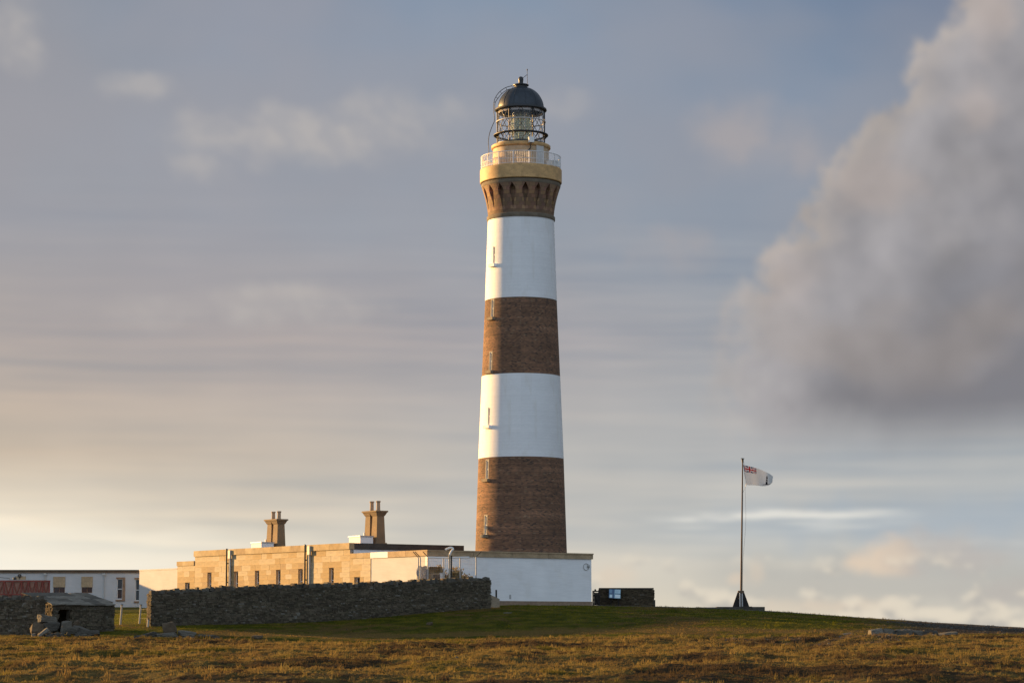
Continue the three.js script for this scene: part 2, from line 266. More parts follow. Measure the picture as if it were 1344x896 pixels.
const M = {
  brick: std([0.90, 0.82, 0.79], { map: tBrick, bumpMap: tBrickH, bumpScale: 0.012, roughness: 0.92 }),
  paintBrick: std([1.0, 1.0, 1.0], { map: tPaintBrick, bumpMap: tBrickH, bumpScale: 0.014, roughness: 0.6 }),
  white: std([1.0, 1.0, 1.0], { map: tPaint, bumpMap: tGrainH, bumpScale: 0.006, roughness: 0.75 }),
  sunlitWhite: std([0.66, 0.65, 0.64], { map: tPaint, bumpMap: tGrainH, bumpScale: 0.01, roughness: 0.9 }),  // white dulled in colour for the sunlit walls only; shaded walls use white
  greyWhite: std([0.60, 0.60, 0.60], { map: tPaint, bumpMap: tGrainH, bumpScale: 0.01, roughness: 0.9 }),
  whiteTrim: std([0.78, 0.77, 0.74], { roughness: 0.5 }),
  paleTrim: std([0.50, 0.44, 0.35], { map: tGrain, roughness: 0.8 }),
  ochre: std([0.86, 0.53, 0.22], { map: tGrain, roughness: 0.65 }),
  ochreDull: std([0.62, 0.45, 0.27], { map: tGrain, bumpMap: tGrainH, bumpScale: 0.005 }),
  cream: std([0.80, 0.57, 0.34], { map: tGrain, roughness: 0.7 }),
  plinth: std([0.42, 0.29, 0.20], { map: tGrain, bumpMap: tGrainH, bumpScale: 0.005 }),
  corbel: std([0.30, 0.185, 0.115], { map: tBlock, bumpMap: tBrickH, bumpScale: 0.01 }),
  mossStone: std([0.25, 0.20, 0.14], { map: tGrain, bumpMap: tGrainH, bumpScale: 0.012 }),
  iron: std([0.022, 0.022, 0.024], { roughness: 0.5 }),
  dome: std([0.030, 0.043, 0.062], { roughness: 0.42, map: tGrain }),
  rail: std([0.75, 0.73, 0.72], { roughness: 0.45 }),
  bars: std([0.10, 0.10, 0.10], { roughness: 0.5 }),
  paleBars: std([0.55, 0.53, 0.50], { roughness: 0.5 }),
  glass: new THREE.MeshPhysicalMaterial({ color: 0xffffff, transmission: 1, roughness: 0.02, ior: 1.45, thickness: 0 }),
  lens: new THREE.MeshPhysicalMaterial({ color: new THREE.Color().setRGB(0.56, 0.63, 0.55), transmission: 0.62, roughness: 0.22, ior: 1.5, thickness: 0 }),
  pane: std([0.02, 0.022, 0.025], { roughness: 0.12 }),
  sillStone: std([0.40, 0.31, 0.21], { map: tGrain }),
  chimney: std([0.29, 0.20, 0.115], { map: tAshlar, bumpMap: tBrickH, bumpScale: 0.01 }),
  mortar: std([0.50, 0.40, 0.27], { map: tAshlar }),
  soil: new THREE.MeshPhysicalMaterial({ map: tSoil, vertexColors: true, roughness: 1, bumpMap: tGrainH, bumpScale: 0.02, specularIntensity: 0.05 }),
  dry: new THREE.MeshPhysicalMaterial({ map: tGrain, vertexColors: true, bumpMap: tGrainH, bumpScale: 0.012, roughness: 0.95, specularIntensity: 0.3 }),
  core: std([0.11, 0.095, 0.07], { roughness: 1 }),
  roofFelt: std([0.10, 0.095, 0.09], { map: tGrain }),
  darkStone: std([0.10, 0.085, 0.07], { map: tGrain, bumpMap: tGrainH, bumpScale: 0.012 }),
  redSteel: std([0.34, 0.065, 0.04], { roughness: 0.6, map: tGrain }),
  redRust: std([0.40, 0.20, 0.14], { roughness: 0.8, map: tGrain }),
  wood: std([0.20, 0.13, 0.08], { map: tGrain }),
  woodDark: std([0.035, 0.028, 0.024], { map: tGrain }),
  paleWood: std([0.62, 0.56, 0.45], { map: tGrain }),
  tanBoard: std([0.50, 0.36, 0.22], { map: tGrain }),
  galv: std([0.42, 0.42, 0.41], { roughness: 0.5, metalness: 0.3 }),
  pipeDark: std([0.03, 0.028, 0.026], { roughness: 0.6 }),
  pipeGrey: std([0.40, 0.39, 0.37], { roughness: 0.6 }),
  dish: std([0.40, 0.40, 0.42], { roughness: 0.5 }),
};
const ASH = [[0.48, 0.36, 0.20], [0.44, 0.315, 0.16], [0.51, 0.395, 0.235], [0.55, 0.45, 0.30], [0.40, 0.285, 0.16], [0.57, 0.48, 0.34], [0.46, 0.335, 0.175]].map((c) => std(c, { map: tAshlar, bumpMap: tGrainH, bumpScale: 0.008 }));
const ROCK = [[0.13, 0.115, 0.09], [0.09, 0.08, 0.062], [0.18, 0.16, 0.125], [0.16, 0.115, 0.07], [0.26, 0.235, 0.19]].map((c) => std(c, { map: tGrain, bumpMap: tGrainH, bumpScale: 0.03, flatShading: true, roughness: 0.95 }));

// ------------------------------------------------------------------ the ground
const COLS = [-1500, -500, 0, 200, 450, 650, 800, 973, 1180, 1344, 1800, 2900].map((p) => (p - 672) / F * Math.cos(PITCH));
const ROWS = [
  [0, null, 0], [45, null, 0], [82, null, 0.02], [110, 866], [130, 851.5],
  [150, [838, 838, 838, 840, 843, 841, 838, 836.5, 838, 836.5, 838, 842]],
  [160, [833, 832, 832, 831, 836, 834, 831, 829, 831.5, 832, 835, 840]],
  [170, [829, 828, 827, 820, 822, 816, 815, 814, 821, 828, 834, 840]],
  [184, [824, 822, 820, 813, 807, 798.5, 802, 806, 816.5, 825.5, 833, 840]],
  [200, [818, 814, 811, 806, 799, 794, 795.5, 800.5, 814, 824, 834, 842]],
  [236, [802, 798, 796.5, 796.5, 796, 795, 798, 806, 818, 828, 838, 846]],
  [300, null, [4, 4, 4, 4, 4, 3.6, 2.4, 1.6, 0.6, 0, -1, -2]], [450, null, -2], [900, null, -12], [1600, null, -22],
].map(([Z, py, y]) => ({ Z, y: COLS.map((s, i) => py === null ? (Array.isArray(y) ? y[i] : y) : P(672, Array.isArray(py) ? py[i] : py, Z).y) }));
const cat = (a, b, c, d, t) => b + 0.5 * t * (c - a + t * (2 * a - 5 * b + 4 * c - d + t * (3 * (b - c) + d - a)));
function baseY(x, z) {
  const Z = Math.max(0, -z), s = clamp(x / Math.max(Z, 30), COLS[0], COLS[COLS.length - 1]);
  let j = 0; while (j < ROWS.length - 2 && Z > ROWS[j + 1].Z) j++;
  let i = 0; while (i < COLS.length - 2 && s > COLS[i + 1]) i++;
  const ti = clamp((s - COLS[i]) / (COLS[i + 1] - COLS[i])), tj = clamp((Z - ROWS[j].Z) / (ROWS[j + 1].Z - ROWS[j].Z));
  const at = (r) => { const y = ROWS[clamp(r, 0, ROWS.length - 1)].y; return cat(y[Math.max(0, i - 1)], y[i], y[i + 1], y[Math.min(COLS.length - 1, i + 2)], ti); };
  // rows are unevenly spaced: Hermite with finite-difference slopes
  const r0 = Math.max(0, j - 1), r3 = Math.min(ROWS.length - 1, j + 2), y0 = at(r0), y1 = at(j), y2 = at(j + 1), y3 = at(r3), dZ = ROWS[j + 1].Z - ROWS[j].Z;
  const m1 = (y2 - y0) / (ROWS[j + 1].Z - ROWS[r0].Z) * dZ, m2 = (y3 - y1) / (ROWS[r3].Z - ROWS[j].Z) * dZ, t = tj, t2 = t * t, t3 = t2 * t;
  return (2 * t3 - 3 * t2 + 1) * y1 + (t3 - 2 * t2 + t) * m1 + (-2 * t3 + 3 * t2) * y2 + (t3 - t2) * m2;
}
const foreAt = (x, Z) => sst(154, 148, Z + 2.2 * fbm(x * 0.12, Z * 0.12, 3));
function groundY(x, z) {
  const Z = -z, f = foreAt(x, Z), near = sst(420, 260, Z);
  const b = 0.42 * fbm(x * 0.10 + 3, Z * 0.085, 2) + 0.22 * fbm(x * 0.3, Z * 0.24, 3) + 0.09 * fbm(x * 1.3, Z * 0.9, 2), c = 0.035 * fbm(x * 0.3 + 8, Z * 0.3, 3);
  return baseY(x, z) + near * (f * b + (1 - f) * c);
}
const gravelAt = (x, Z) => {   // bare stony slope on the right, and stony patches along the crest
  const s = x / Z, a = sst(0.135, 0.165, s + 0.02 * fbm(x * 0.2, Z * 0.2, 3)) * sst(158, 164, Z) * sst(222, 205, Z);
  const b = 0.8 * sst(0.06, 0.1, s) * sst(0.185, 0.15, s) * sst(139, 142, Z) * sst(149, 146, Z) * sst(-0.1, 0.25, fbm(x * 0.5, Z * 0.4, 4));
  const c = 0.7 * sst(-0.075, -0.05, s) * sst(0.0, -0.03, s) * sst(143, 145, Z) * sst(150, 148, Z) * sst(0, 0.3, fbm(x * 0.6, Z * 0.5, 4));
  return Math.max(a, b, c);
};
function matter(x, Z) {   // colour of turf, heather and bare ground, some sun and shade painted in (linear)
  const f = foreAt(x, Z), n = fbm(x * 0.13 + 2, Z * 0.10, 4), n2 = fbm(x * 0.55 + 7, Z * 0.42, 4), n3 = fbm(x * 0.05 + 1, Z * 0.05 + 9, 3);
  let k = mix3([0.200, 0.146, 0.048], [0.148, 0.102, 0.042], sst(-0.3, 0.5, n2));
  const big = fbm(x * 0.075 + 12, Z * 0.055 + 4, 3);
  const dark = sst(0.04, 0.34, 0.6 * n + 0.6 * n2 + 0.8 * big + 0.3 * fbm(x * 1.4, Z * 0.8, 2) + sst(0.0, 0.2, x / Z) * sst(132, 95, Z) * 0.4);  // dark heather, also painted in for shadow bands; deeper at lower right
  k = mix3(k, [0.135, 0.084, 0.038], 0.55 * sst(0.05, 0.4, fbm(x * 0.35 + 50, Z * 0.22, 3)));
  k = mix3(k, [0.052, 0.037, 0.025], 0.85 * dark);
  k = mix3(k, [0.085, 0.082, 0.014], 0.7 * sst(0.2, 0.5, fbm(x * 0.17 + 30, Z * 0.13, 4) + 0.14 * sst(-0.1, -0.2, x / Z)));
  let g = mix3([0.080, 0.088, 0.010], [0.17, 0.152, 0.018], sst(-0.35, 0.4, n2 + 0.5 * fbm(x * 1.1 + 4, Z * 0.5, 3)));
  g = mix3(g, [0.17, 0.11, 0.04], 0.85 * sst(-0.02, 0.28, 0.8 * n + 0.5 * n2 + 0.4 * fbm(x * 1.5, Z * 1.2, 2)));
  const litBandZ = Z - 161.5 + 3 * n3 + 2.2 * n2 + 1.2 * fbm(x * 1.4, Z * 1.1, 2); g = mix3(g, [0.25, 0.16, 0.052], 0.85 * sst(3.2, 1.0, Math.abs(litBandZ)) * sst(-0.14, -0.10, x / Z));  // tan strip painted in for a sunlit band of turf
  if (x / Z < -0.13 && Z > 171) g = mix3(g, [0.16, 0.16, 0.03], 0.6);  // left field yellowed in colour for the sun on it
  k = mix3(g, k, f);
  return mix3(k, mix3([0.085, 0.065, 0.048], [0.115, 0.09, 0.065], sst(-0.3, 0.3, n2)), gravelAt(x, Z));
}
{
  const zs = []; for (let z = 20; z < 78; z += 1.5) zs.push(z); for (let z = 78; z < 156; z += 0.22) zs.push(z); for (let z = 156; z < 215; z += 0.5) zs.push(z); for (let z = 215, d = 1; z < 1500; z += d, d *= 1.12) zs.push(z); zs.unshift(-60, -30, 0, 10);
  const ss = []; for (let i = -210; i <= 210; i++) ss.push(i * 0.00112); for (let k = 0.24, d = 0.004; k < 0.62; k += d, d *= 1.2) { ss.push(k + d); ss.unshift(-k - d); }
  const n = ss.length, pos = new Float32Array(zs.length * n * 3), col = new Float32Array(pos.length), uv = new Float32Array(zs.length * n * 2), idx = [];
  zs.forEach((Z, j) => ss.forEach((s, i) => {
    const x = s * Math.max(Z, 90), o = (j * n + i) * 3; pos[o] = x; pos[o + 1] = groundY(x, -Z); pos[o + 2] = -Z;
    const c = matter(x, Math.max(Z, 30)); col[o] = c[0]; col[o + 1] = c[1]; col[o + 2] = c[2]; uv[(j * n + i) * 2] = x; uv[(j * n + i) * 2 + 1] = -Z;
    if (i && j) { const a = (j - 1) * n + i - 1, b = a + 1, e = a + n, f = e + 1; idx.push(a, b, f, a, f, e); }
  }));
  const g = new THREE.BufferGeometry(); g.setAttribute('position', new THREE.BufferAttribute(pos, 3)); g.setAttribute('color', new THREE.BufferAttribute(col, 3)); g.setAttribute('uv', new THREE.BufferAttribute(uv, 2)); g.setIndex(idx); g.computeVertexNormals();
  const m = part(scene, 'ground', g, M.soil); m.userData = { kind: 'structure', label: 'moorland and turf rising to the lighthouse', category: 'ground' };
  const sea = part(scene, 'sea', new THREE.CircleGeometry(40000, 96).rotateX(-Math.PI / 2), std([0.03, 0.05, 0.065], { roughness: 0.25 }), [0, -14, 0]); sea.userData = { kind: 'structure', label: 'open sea beyond the headland', category: 'sea' };
}
const onGround = (px, Z) => { const x = (px - 672) / F * Z * Math.cos(PITCH) * 1.0; return new THREE.Vector3(x, groundY(x, -Z), -Z); };
{ // grey track along the crest, right of the white block
  const g = new THREE.BufferGeometry(), pos = [], uv = [], idx = []; const n = 120, mK = 6;
  for (let i = 0; i <= n; i++) for (let k = 0; k <= mK; k++) {
    const t = i / n, px = mix(782, 1344, t), Zc = mix(200.5, 193, sst(0, 1, t)), wob = 0.4 * fbm(t * 30, k * 3, 3), Z = Zc + (k / mK - 0.5) * mix(2.2, 3.4, t) + wob, x = (px - 672) / F * Z * Math.cos(PITCH);
    pos.push(x, groundY(x, -Z) + 0.03 + (k % mK ? 0.02 : -0.06), -Z); uv.push(x, Z);
    if (i && k) { const a = (i - 1) * (mK + 1) + k - 1, b = a + 1, c = a + mK + 1, d = c + 1; idx.push(a, c, d, a, d, b); }
  }
  g.setAttribute('position', new THREE.Float32BufferAttribute(pos, 3)); g.setAttribute('uv', new THREE.Float32BufferAttribute(uv, 2)); g.setIndex(idx); g.computeVertexNormals();
  const m = part(scene, 'gravel_track', g, std([0.085, 0.076, 0.066], { map: tSoil, bumpMap: tGrainH, bumpScale: 0.02, roughness: 1 })); m.userData = { kind: 'structure', label: 'grey gravel track along the crest to the flagpole', category: 'track' };
}

// ------------------------------------------------------------------ the lighthouse tower
const TZ = 200, TX = 0.72;
const tPt = (py) => P(672, py, TZ).y, tSc = (py) => { const y = tPt(py) - EYE; return F / (TZ * Math.cos(PITCH) + y * Math.sin(PITCH)); };
const ringR = (py, r) => r / tSc(py);
{
  const base = groundY(TX, -TZ) - 0.2, Y = (py) => tPt(py) - base, R = ringR;
  const T = thing('lighthouse_tower', 'tall tapering lighthouse tower banded in brown brick and white paint', 'lighthouse', [TX, base, -TZ]);
  const ev = new Evaluator(); ev.useGroups = false; ev.attributes = ['position', 'normal', 'uv'];
  // profile of the shaft: photo row, radius in photo pixels
  const shaft = [[800, 63.2], [724, 60.2], [602.5, 56.0], [494.5, 51.4], [395.4, 47.1], [290.5, 43.4]];
  const radAt = (y) => { for (let i = 0; i < shaft.length - 1; i++) { const a = Y(shaft[i][0]), b = Y(shaft[i + 1][0]); if (y <= b || i === shaft.length - 2) return mix(R(...shaft[i]), R(...shaft[i + 1]), (y - a) / (b - a)); } };
  const wins = [[327, 350.5, 'w'], [397, 420, 'b'], [465.5, 489.5, 'b'], [537, 561, 'w'], [606, 630.5, 'b'], [678, 703, 'b']], phi = -51.5 * Math.PI / 180;
  const bands = [['brick_band', 'b', 0, Y(602.5), 'bottom brown brick band of the tower'], ['white_band', 'w', Y(602.5), Y(494.5), 'lower white painted band of the tower'], ['brick_band', 'b', Y(494.5), Y(395.4), 'middle brown brick band of the tower'], ['white_band', 'w', Y(395.4), Y(290.5), 'upper white painted band of the tower']];
  for (const [nm, kind, y0, y1, lab] of bands) {
    const prof = [], N = 10, pr = kind === 'w' ? 0.008 : 0;
    for (let i = 0; i <= N; i++) { const y = mix(y0, y1, i / N); prof.push([radAt(y) + pr, y]); }
    prof.push([radAt(y1) - 0.7, y1], [radAt(y0) - 0.7, y0], [radAt(y0) + pr, y0]);
    let g = revolve(prof, 160, 0, Math.PI * 2, 3.4);
    for (const [pa, pb, k] of wins) {
      const wy0 = Y(pb), wy1 = Y(pa); if (wy0 < y0 || wy1 > y1) continue;
      const r = radAt((wy0 + wy1) / 2), cut = new THREE.BoxGeometry(0.40, wy1 - wy0, 0.5); cut.translate(0, (wy0 + wy1) / 2, r); cut.rotateY(phi);
      const a = new Brush(g), b = new Brush(cut); a.updateMatrixWorld(); b.updateMatrixWorld(); g = ev.evaluate(a, b, SUBTRACTION).geometry;
    }
    const m = part(T, nm, g, kind === 'w' ? M.paintBrick : M.brick); m.userData.label = lab;
  }
  for (const [pa, pb, kind] of wins) {   // slit windows in the lit flank
    const h2 = (Y(pa) - Y(pb)) / 2, ym = (Y(pa) + Y(pb)) / 2, r = radAt(ym), w = new THREE.Group(); w.name = 'slit_window'; w.rotation.order = 'YXZ'; w.rotation.set(-Math.atan((radAt(ym - h2) - radAt(ym + h2)) / (2 * h2)), phi, 0); w.position.set(r * Math.sin(phi), ym, r * Math.cos(phi)); T.add(w);
    part(w, 'surround', join([box(-0.22, -0.13, -h2, h2 + 0.07, -0.25, 0.004), box(0.13, 0.22, -h2, h2 + 0.07, -0.25, 0.004), box(-0.13, 0.13, h2 - 0.04, h2 + 0.07, -0.25, 0.004)]), kind === 'w' ? M.white : M.paleTrim);
    part(w, 'frame', join([box(-0.13, 0.13, -h2, -h2 + 0.05, -0.12, -0.04), box(-0.13, 0.13, -0.02, 0.02, -0.12, -0.04), box(-0.13, 0.13, h2 - 0.09, h2 - 0.04, -0.12, -0.04), box(-0.13, -0.105, -h2 + 0.05, -0.02, -0.12, -0.04), box(-0.13, -0.105, 0.02, h2 - 0.09, -0.12, -0.04), box(0.105, 0.13, -h2 + 0.05, -0.02, -0.12, -0.04), box(0.105, 0.13, 0.02, h2 - 0.09, -0.12, -0.04)]), M.whiteTrim);
    part(w, 'pane', box(-0.13, 0.13, -h2 + 0.05, h2 - 0.09, -0.11, -0.08), std([0.42, 0.38, 0.31], { roughness: 0.3 }));
    part(w, 'sill', box(-0.36, 0.36, -h2 - 0.24, -h2 - 0.002, -0.25, 0.26), kind === 'w' ? M.white : M.sillStone);
  }
  // collar, corbelled head with pointed niches
  const rc = R(288, 43.4), cy0 = Y(290.4), cy1 = Y(285);
  part(T, 'collar', revolve([[rc - 0.4, cy0], [rc + 0.07, cy0], [rc + 0.09, cy0 + 0.05], [rc + 0.09, cy1 - 0.05], [rc + 0.03, cy1], [rc - 0.4, cy1]], 128), M.mossStone);
  const hy0 = cy1, hy1 = Y(247), rTop = R(245, 51.4), rcore = rc - 0.04;
  part(T, 'head_core', revolve([[rcore, hy0], [rcore + 0.02, hy1 + 0.1]], 128), M.corbel);
  const NC = 18;
  {
    const pier = () => {
      const pos = [], uv = [], idx = [], NY = 20, NA = 6, full = Math.PI / NC;
      const wid = (t) => full * (1 - 0.50 * clamp((t - 0.15) / 0.62) * clamp((1.0 - t) / 0.20));
      const rad = (t) => mix(rcore + 0.03, rTop, 0.25 * t + 0.75 * Math.pow(t, 1.9));
      for (let j = 0; j <= NY; j++) { const t = j / NY, y = mix(hy0, hy1, t), w = wid(t), ro = rad(t); const row = [[-w, rcore - 0.05]]; for (let k = 0; k <= NA; k++) row.push([mix(-w, w, k / NA), ro]); row.push([w, rcore - 0.05]); for (const [a, r] of row) { pos.push(r * Math.sin(a), y, r * Math.cos(a)); uv.push(a * 3, y); } }
      const L = NA + 3; for (let j = 0; j < NY; j++) for (let k = 0; k < L - 1; k++) { const a = j * L + k, b = a + 1, c = a + L, d = c + 1; idx.push(a, b, d, a, d, c); }
      let g = new THREE.BufferGeometry(); g.setAttribute('position', new THREE.Float32BufferAttribute(pos, 3)); g.setAttribute('uv', new THREE.Float32BufferAttribute(uv, 2)); g.setIndex(idx); g = g.toNonIndexed(); g.computeVertexNormals(); return g;
    };
    const g = pier(), tones = [[0.34, 0.20, 0.12], [0.30, 0.185, 0.12], [0.37, 0.23, 0.14]].map((c) => std(c, { map: tBlock, bumpMap: tGrainH, bumpScale: 0.012 }));
    for (let i = 0; i < NC; i++) part(T, 'corbel', g, tones[(i * 7) % 3], null, [0, (6.7 + 10 + 20 * i) * Math.PI / 180, 0]);
  }
  part(T, 'head_ring', revolve([[rcore, hy1], [rTop + 0.01, hy1], [rTop + 0.05, hy1 + 0.16], [rTop + 0.05, Y(242.5)], [rcore - 0.5, Y(242.5)]], 128), M.mossStone);
  // gallery
  const gy0 = Y(241.5), gy1 = Y(223.4), gR = R(232, 53.7);
  part(T, 'gallery_band', revolve([[gR - 0.9, gy0], [gR - 0.04, gy0], [gR, gy0 + 0.05], [gR, gy1 - 0.05], [gR - 0.05, gy1], [gR - 0.5, gy1 - 0.03], [0.3, gy1 - 0.02]], 160), M.ochre);
  const rail = new THREE.Group(); rail.name = 'gallery_railing'; T.add(rail);
  const rR = R(215, 52.3), ry1 = Y(207.2);
  for (const [y, r] of [[ry1, 0.032], [gy1 + 0.42 * (ry1 - gy1), 0.02], [gy1 + 0.07, 0.02]]) part(rail, 'rail', new THREE.TorusGeometry(rR, r, 8, 128).rotateX(Math.PI / 2).translate(0, y, 0), M.rail);
  const bg = new THREE.CylinderGeometry(0.013, 0.013, ry1 - gy1 - 0.06, 5);
  for (let i = 0; i < 144; i++) { const a = i / 144 * Math.PI * 2; part(rail, 'baluster', bg, M.rail, [rR * Math.sin(a), (ry1 + gy1) / 2 + 0.01, rR * Math.cos(a)]); }
  const pg = new THREE.CylinderGeometry(0.032, 0.032, ry1 - gy1, 8);
  for (let i = 0; i < 16; i++) { const a = (i + 0.5) / 16 * Math.PI * 2; part(rail, 'rail_post', pg, M.rail, [rR * Math.sin(a), (ry1 + gy1) / 2 - 0.005, rR * Math.cos(a)]); }
  // service room drum and cornice
  const dR = R(208, 36.8), cR = R(193, 38.9), dy1 = Y(197), cyT = Y(191.6);
  part(T, 'service_drum', revolve([[dR, gy1 - 0.02], [dR, dy1]], 128), M.cream);
  part(T, 'drum_cornice', revolve([[dR - 0.3, dy1], [dR + 0.02, dy1], [cR - 0.03, dy1 + 0.05], [cR, dy1 + 0.1], [cR, cyT - 0.06], [cR - 0.06, cyT], [1.0, cyT]], 128), M.ochre);
  part(T, 'drum_door', box(-0.38, 0.38, gy1 - 0.02, gy1 + 1.75, -0.06, 0.06), M.paleBars, [dR * Math.sin(0.72), 0, dR * Math.cos(0.72)], [0, 0.72, 0]);
  const lb = new THREE.Group(); lb.name = 'light_fitting'; T.add(lb); { const a = Math.asin(12.5 / 39.5); lb.rotation.y = a; const y0 = Y(196), y1 = Y(187.2); part(lb, 'housing', box(-0.2, 0.2, y0 + 0.1, y1, cR + 0.02, cR + 0.34), M.whiteTrim); part(lb, 'bracket', join([tube([[0, y0 + 0.12, cR + 0.18], [-0.06, y0 - 0.1, cR + 0.14], [0.02, y0 - 0.25, cR], [-0.14, y0 - 0.5, dR + 0.02]], 0.035, 16), bar([0, y0 + 0.2, cR - 0.02], [0, y0 + 0.2, cR + 0.06], 0.05)]), M.iron); }
  // lantern: glazing, lattice bars, rings, lens
  const lR = R(165, 30.6), ly0 = cyT, ly1 = Y(145.8);
  part(T, 'lantern_base', revolve([[lR + 0.10, ly0 - 0.01], [lR + 0.10, ly0 + 0.16], [lR - 0.12, ly0 + 0.16]], 96), M.iron);
  const NP = 12, tiers = [ly0 + 0.16, Y(177.5), Y(160.5), ly1];
  for (let t = 0; t < 3; t++) { const g = revolve([[lR - 0.02, tiers[t] + 0.02], [lR - 0.02, tiers[t + 1] - 0.02]], 4, 0.01, Math.PI * 2 / NP - 0.01); for (let i = 0; i < NP; i++) part(T, 'lantern_pane', g, M.glass, null, [0, i * Math.PI * 2 / NP, 0]); }
  for (let s of [-1, 1]) {
    const pts = []; for (let k = 0; k <= 12; k++) { const a = s * k / 12 * Math.PI * 2 / NP * 2; pts.push([lR * Math.sin(a), mix(tiers[0] - 0.02, tiers[3] + 0.02, k / 12), lR * Math.cos(a)]); }
    const g = tube(pts, 0.026, 24, 5); for (let i = 0; i < NP; i++) part(T, 'lattice_bar', g, M.bars, null, [0, i * Math.PI * 2 / NP, 0]);
  }
  const vg = bar([0, tiers[0], lR + 0.03], [0, ly1, lR + 0.03], 0.045); for (let i = 0; i < 6; i++) part(T, 'upright', vg, M.iron, null, [0, (i + 0.5) * Math.PI / 3, 0]);
  const torus = (r, y, t) => new THREE.TorusGeometry(r, t, 8, 96).rotateX(Math.PI / 2).translate(0, y, 0);
  part(T, 'lantern_walkway', revolve([[lR, Y(178.6)], [R(178, 34.9), Y(178.6)], [R(178, 34.9), Y(177.4)], [lR, Y(177.4)]], 96), M.iron);
  part(T, 'walkway_rail', torus(R(176, 35.1), Y(177.8), 0.06), M.iron);
  for (let i = 0; i < 12; i++) part(T, 'walkway_bracket', bar([0, Y(183), lR + 0.02], [0, Y(178.6), R(178, 34.6)], 0.03), M.iron, null, [0, (i + 0.35) * Math.PI / 6, 0]);
  part(T, 'glazing_ring', torus(R(160, 32.0), Y(160.5), 0.045), M.paleBars);
  for (let i = 0; i < 8; i++) part(T, 'ring_bracket', bar([0, Y(160.5), lR - 0.02], [0, Y(160.5), R(160, 32)], 0.03), M.paleBars, null, [0, (i + 0.15) * Math.PI / 4, 0]);
  { // lens inside
    const L = new THREE.Group(); L.name = 'optic'; T.add(L); const r0 = R(165, 12.6), a = Y(184), b = Y(147.5), pr = []; for (let i = 0; i <= 26; i++) { const t = i / 26, y = mix(a, b, t), bul = r0 * (0.80 + 0.22 * Math.sin(Math.PI * t)); pr.push([bul + (i % 2 ? 0.05 : 0), y]); }
    part(L, 'lens', revolve(pr, 48), M.lens);
    part(L, 'lamp_column', revolve([[0.001, a], [0.22, a], [0.22, mix(a, b, 0.35)], [0.09, mix(a, b, 0.4)], [0.09, b], [0.001, b]], 20), M.galv);
    part(L, 'pedestal', revolve([[0.3, ly0 + 0.02], [0.75, ly0 + 0.02], [0.75, ly0 + 0.12], [0.6, a], [0.05, a]], 32), std([0.05, 0.07, 0.055], { roughness: 0.5 }));
    for (let i = 0; i < 6; i++) part(L, 'lens_post', bar([0, a - 0.02, r0 + 0.09], [0, b, r0 + 0.09], 0.035), M.paleBars, null, [0, (i + 0.35) * Math.PI / 3, 0]);
  }
  // dome
  const eR = R(145, 33.6), eY0 = Y(146.2), eY1 = Y(142.8);
  part(T, 'lantern_eave', revolve([[lR - 0.15, eY0], [eR - 0.02, eY0], [eR + 0.03, eY0 + 0.06], [eR, eY1 - 0.03], [eR - 0.1, eY1], [lR - 0.3, eY1]], 96), M.iron);
  part(T, 'inner_frieze', revolve([[lR - 0.06, Y(149.5)], [lR - 0.06, eY0]], 64), std([0.5, 0.45, 0.42]));
  { const pr = [], rd = R(143, 30.4), rn = R(116, 9.4), y0 = eY1 - 0.02, yT = Y(115.6); for (let i = 0; i <= 24; i++) { const a = i / 24 * Math.acos(rn / rd); pr.push([rd * Math.cos(a), y0 + (yT - y0) * Math.sin(a) / Math.sin(Math.acos(rn / rd))]); } pr.push([0.05, yT + 0.02]); part(T, 'dome', revolve(pr, 96), M.dome);
    for (let i = 0; i < 12; i++) { const g = tube(pr.slice(0, 25).filter((_, k) => k % 3 === 0).map(([r, y]) => [0, y + 0.004, r + 0.004]), 0.018, 24, 5); part(T, 'dome_rib', g, M.dome, null, [0, (i + 0.4) * Math.PI / 6, 0]); } }
  const nR = R(114, 9.2);
  part(T, 'vent_neck', revolve([[nR, Y(117)], [nR * 0.92, Y(115)], [nR * 0.92, Y(113)], [nR * 1.12, Y(112.6)], [nR * 1.14, Y(111.6)], [nR * 1.05, Y(111)], [0.05, Y(110.6)]], 48), M.iron);
  part(T, 'vent_finial', revolve([[R(105, 3.6), Y(111)], [R(105, 3.0), Y(109)], [R(105, 3.0), Y(107)], [R(105, 3.4), Y(105)], [R(105, 3.2), Y(102.5)], [R(105, 2.2), Y(101)], [0.01, Y(100.2)]], 32), M.iron);
  const a0 = (px, py) => [(px - 683.9) / tSc(py), Y(py), 0];
  part(T, 'aerial', join([bar(a0(692.4, 111), a0(692.2, 91), 0.022), bar([a0(685, 104)[0], Y(104), 0.1], [a0(692.4, 97.6)[0], Y(97.6), 0], 0.02), bar(a0(692.2, 92.4), a0(692.2, 90.6), 0.05)]), M.iron);
  { // ladder hoops curving over the dome, and the cable down to the gallery
    const arc = [[672.5, 113], [664, 115.5], [656.5, 120.5], [651, 127.5], [648.6, 134], [648.2, 146]].map(([a, b]) => a0(a, b)), in2 = [[672.5, 115.5], [665.5, 117.5], [658.8, 122.3], [653.6, 128.6], [650.2, 134], [649.5, 146]].map(([a, b]) => a0(a, b));
    part(T, 'dome_ladder', join([tube(arc.map(([x, y]) => [x, y, 0.16]), 0.028, 40), tube(in2.map(([x, y]) => [x, y, -0.16]), 0.028, 40), ...[0, 1, 2, 3, 4].map((i) => bar([arc[i][0], arc[i][1], 0.16], [in2[i][0], in2[i][1], -0.16], 0.02))]), M.iron);
    part(T, 'lightning_cable', tube([[648.2, 146], [649.2, 158], [646, 166], [642.5, 176], [641.2, 186], [641.8, 197], [641.5, 205]].map(([a, b]) => a0(a, b)), 0.03, 40), M.iron);
  }
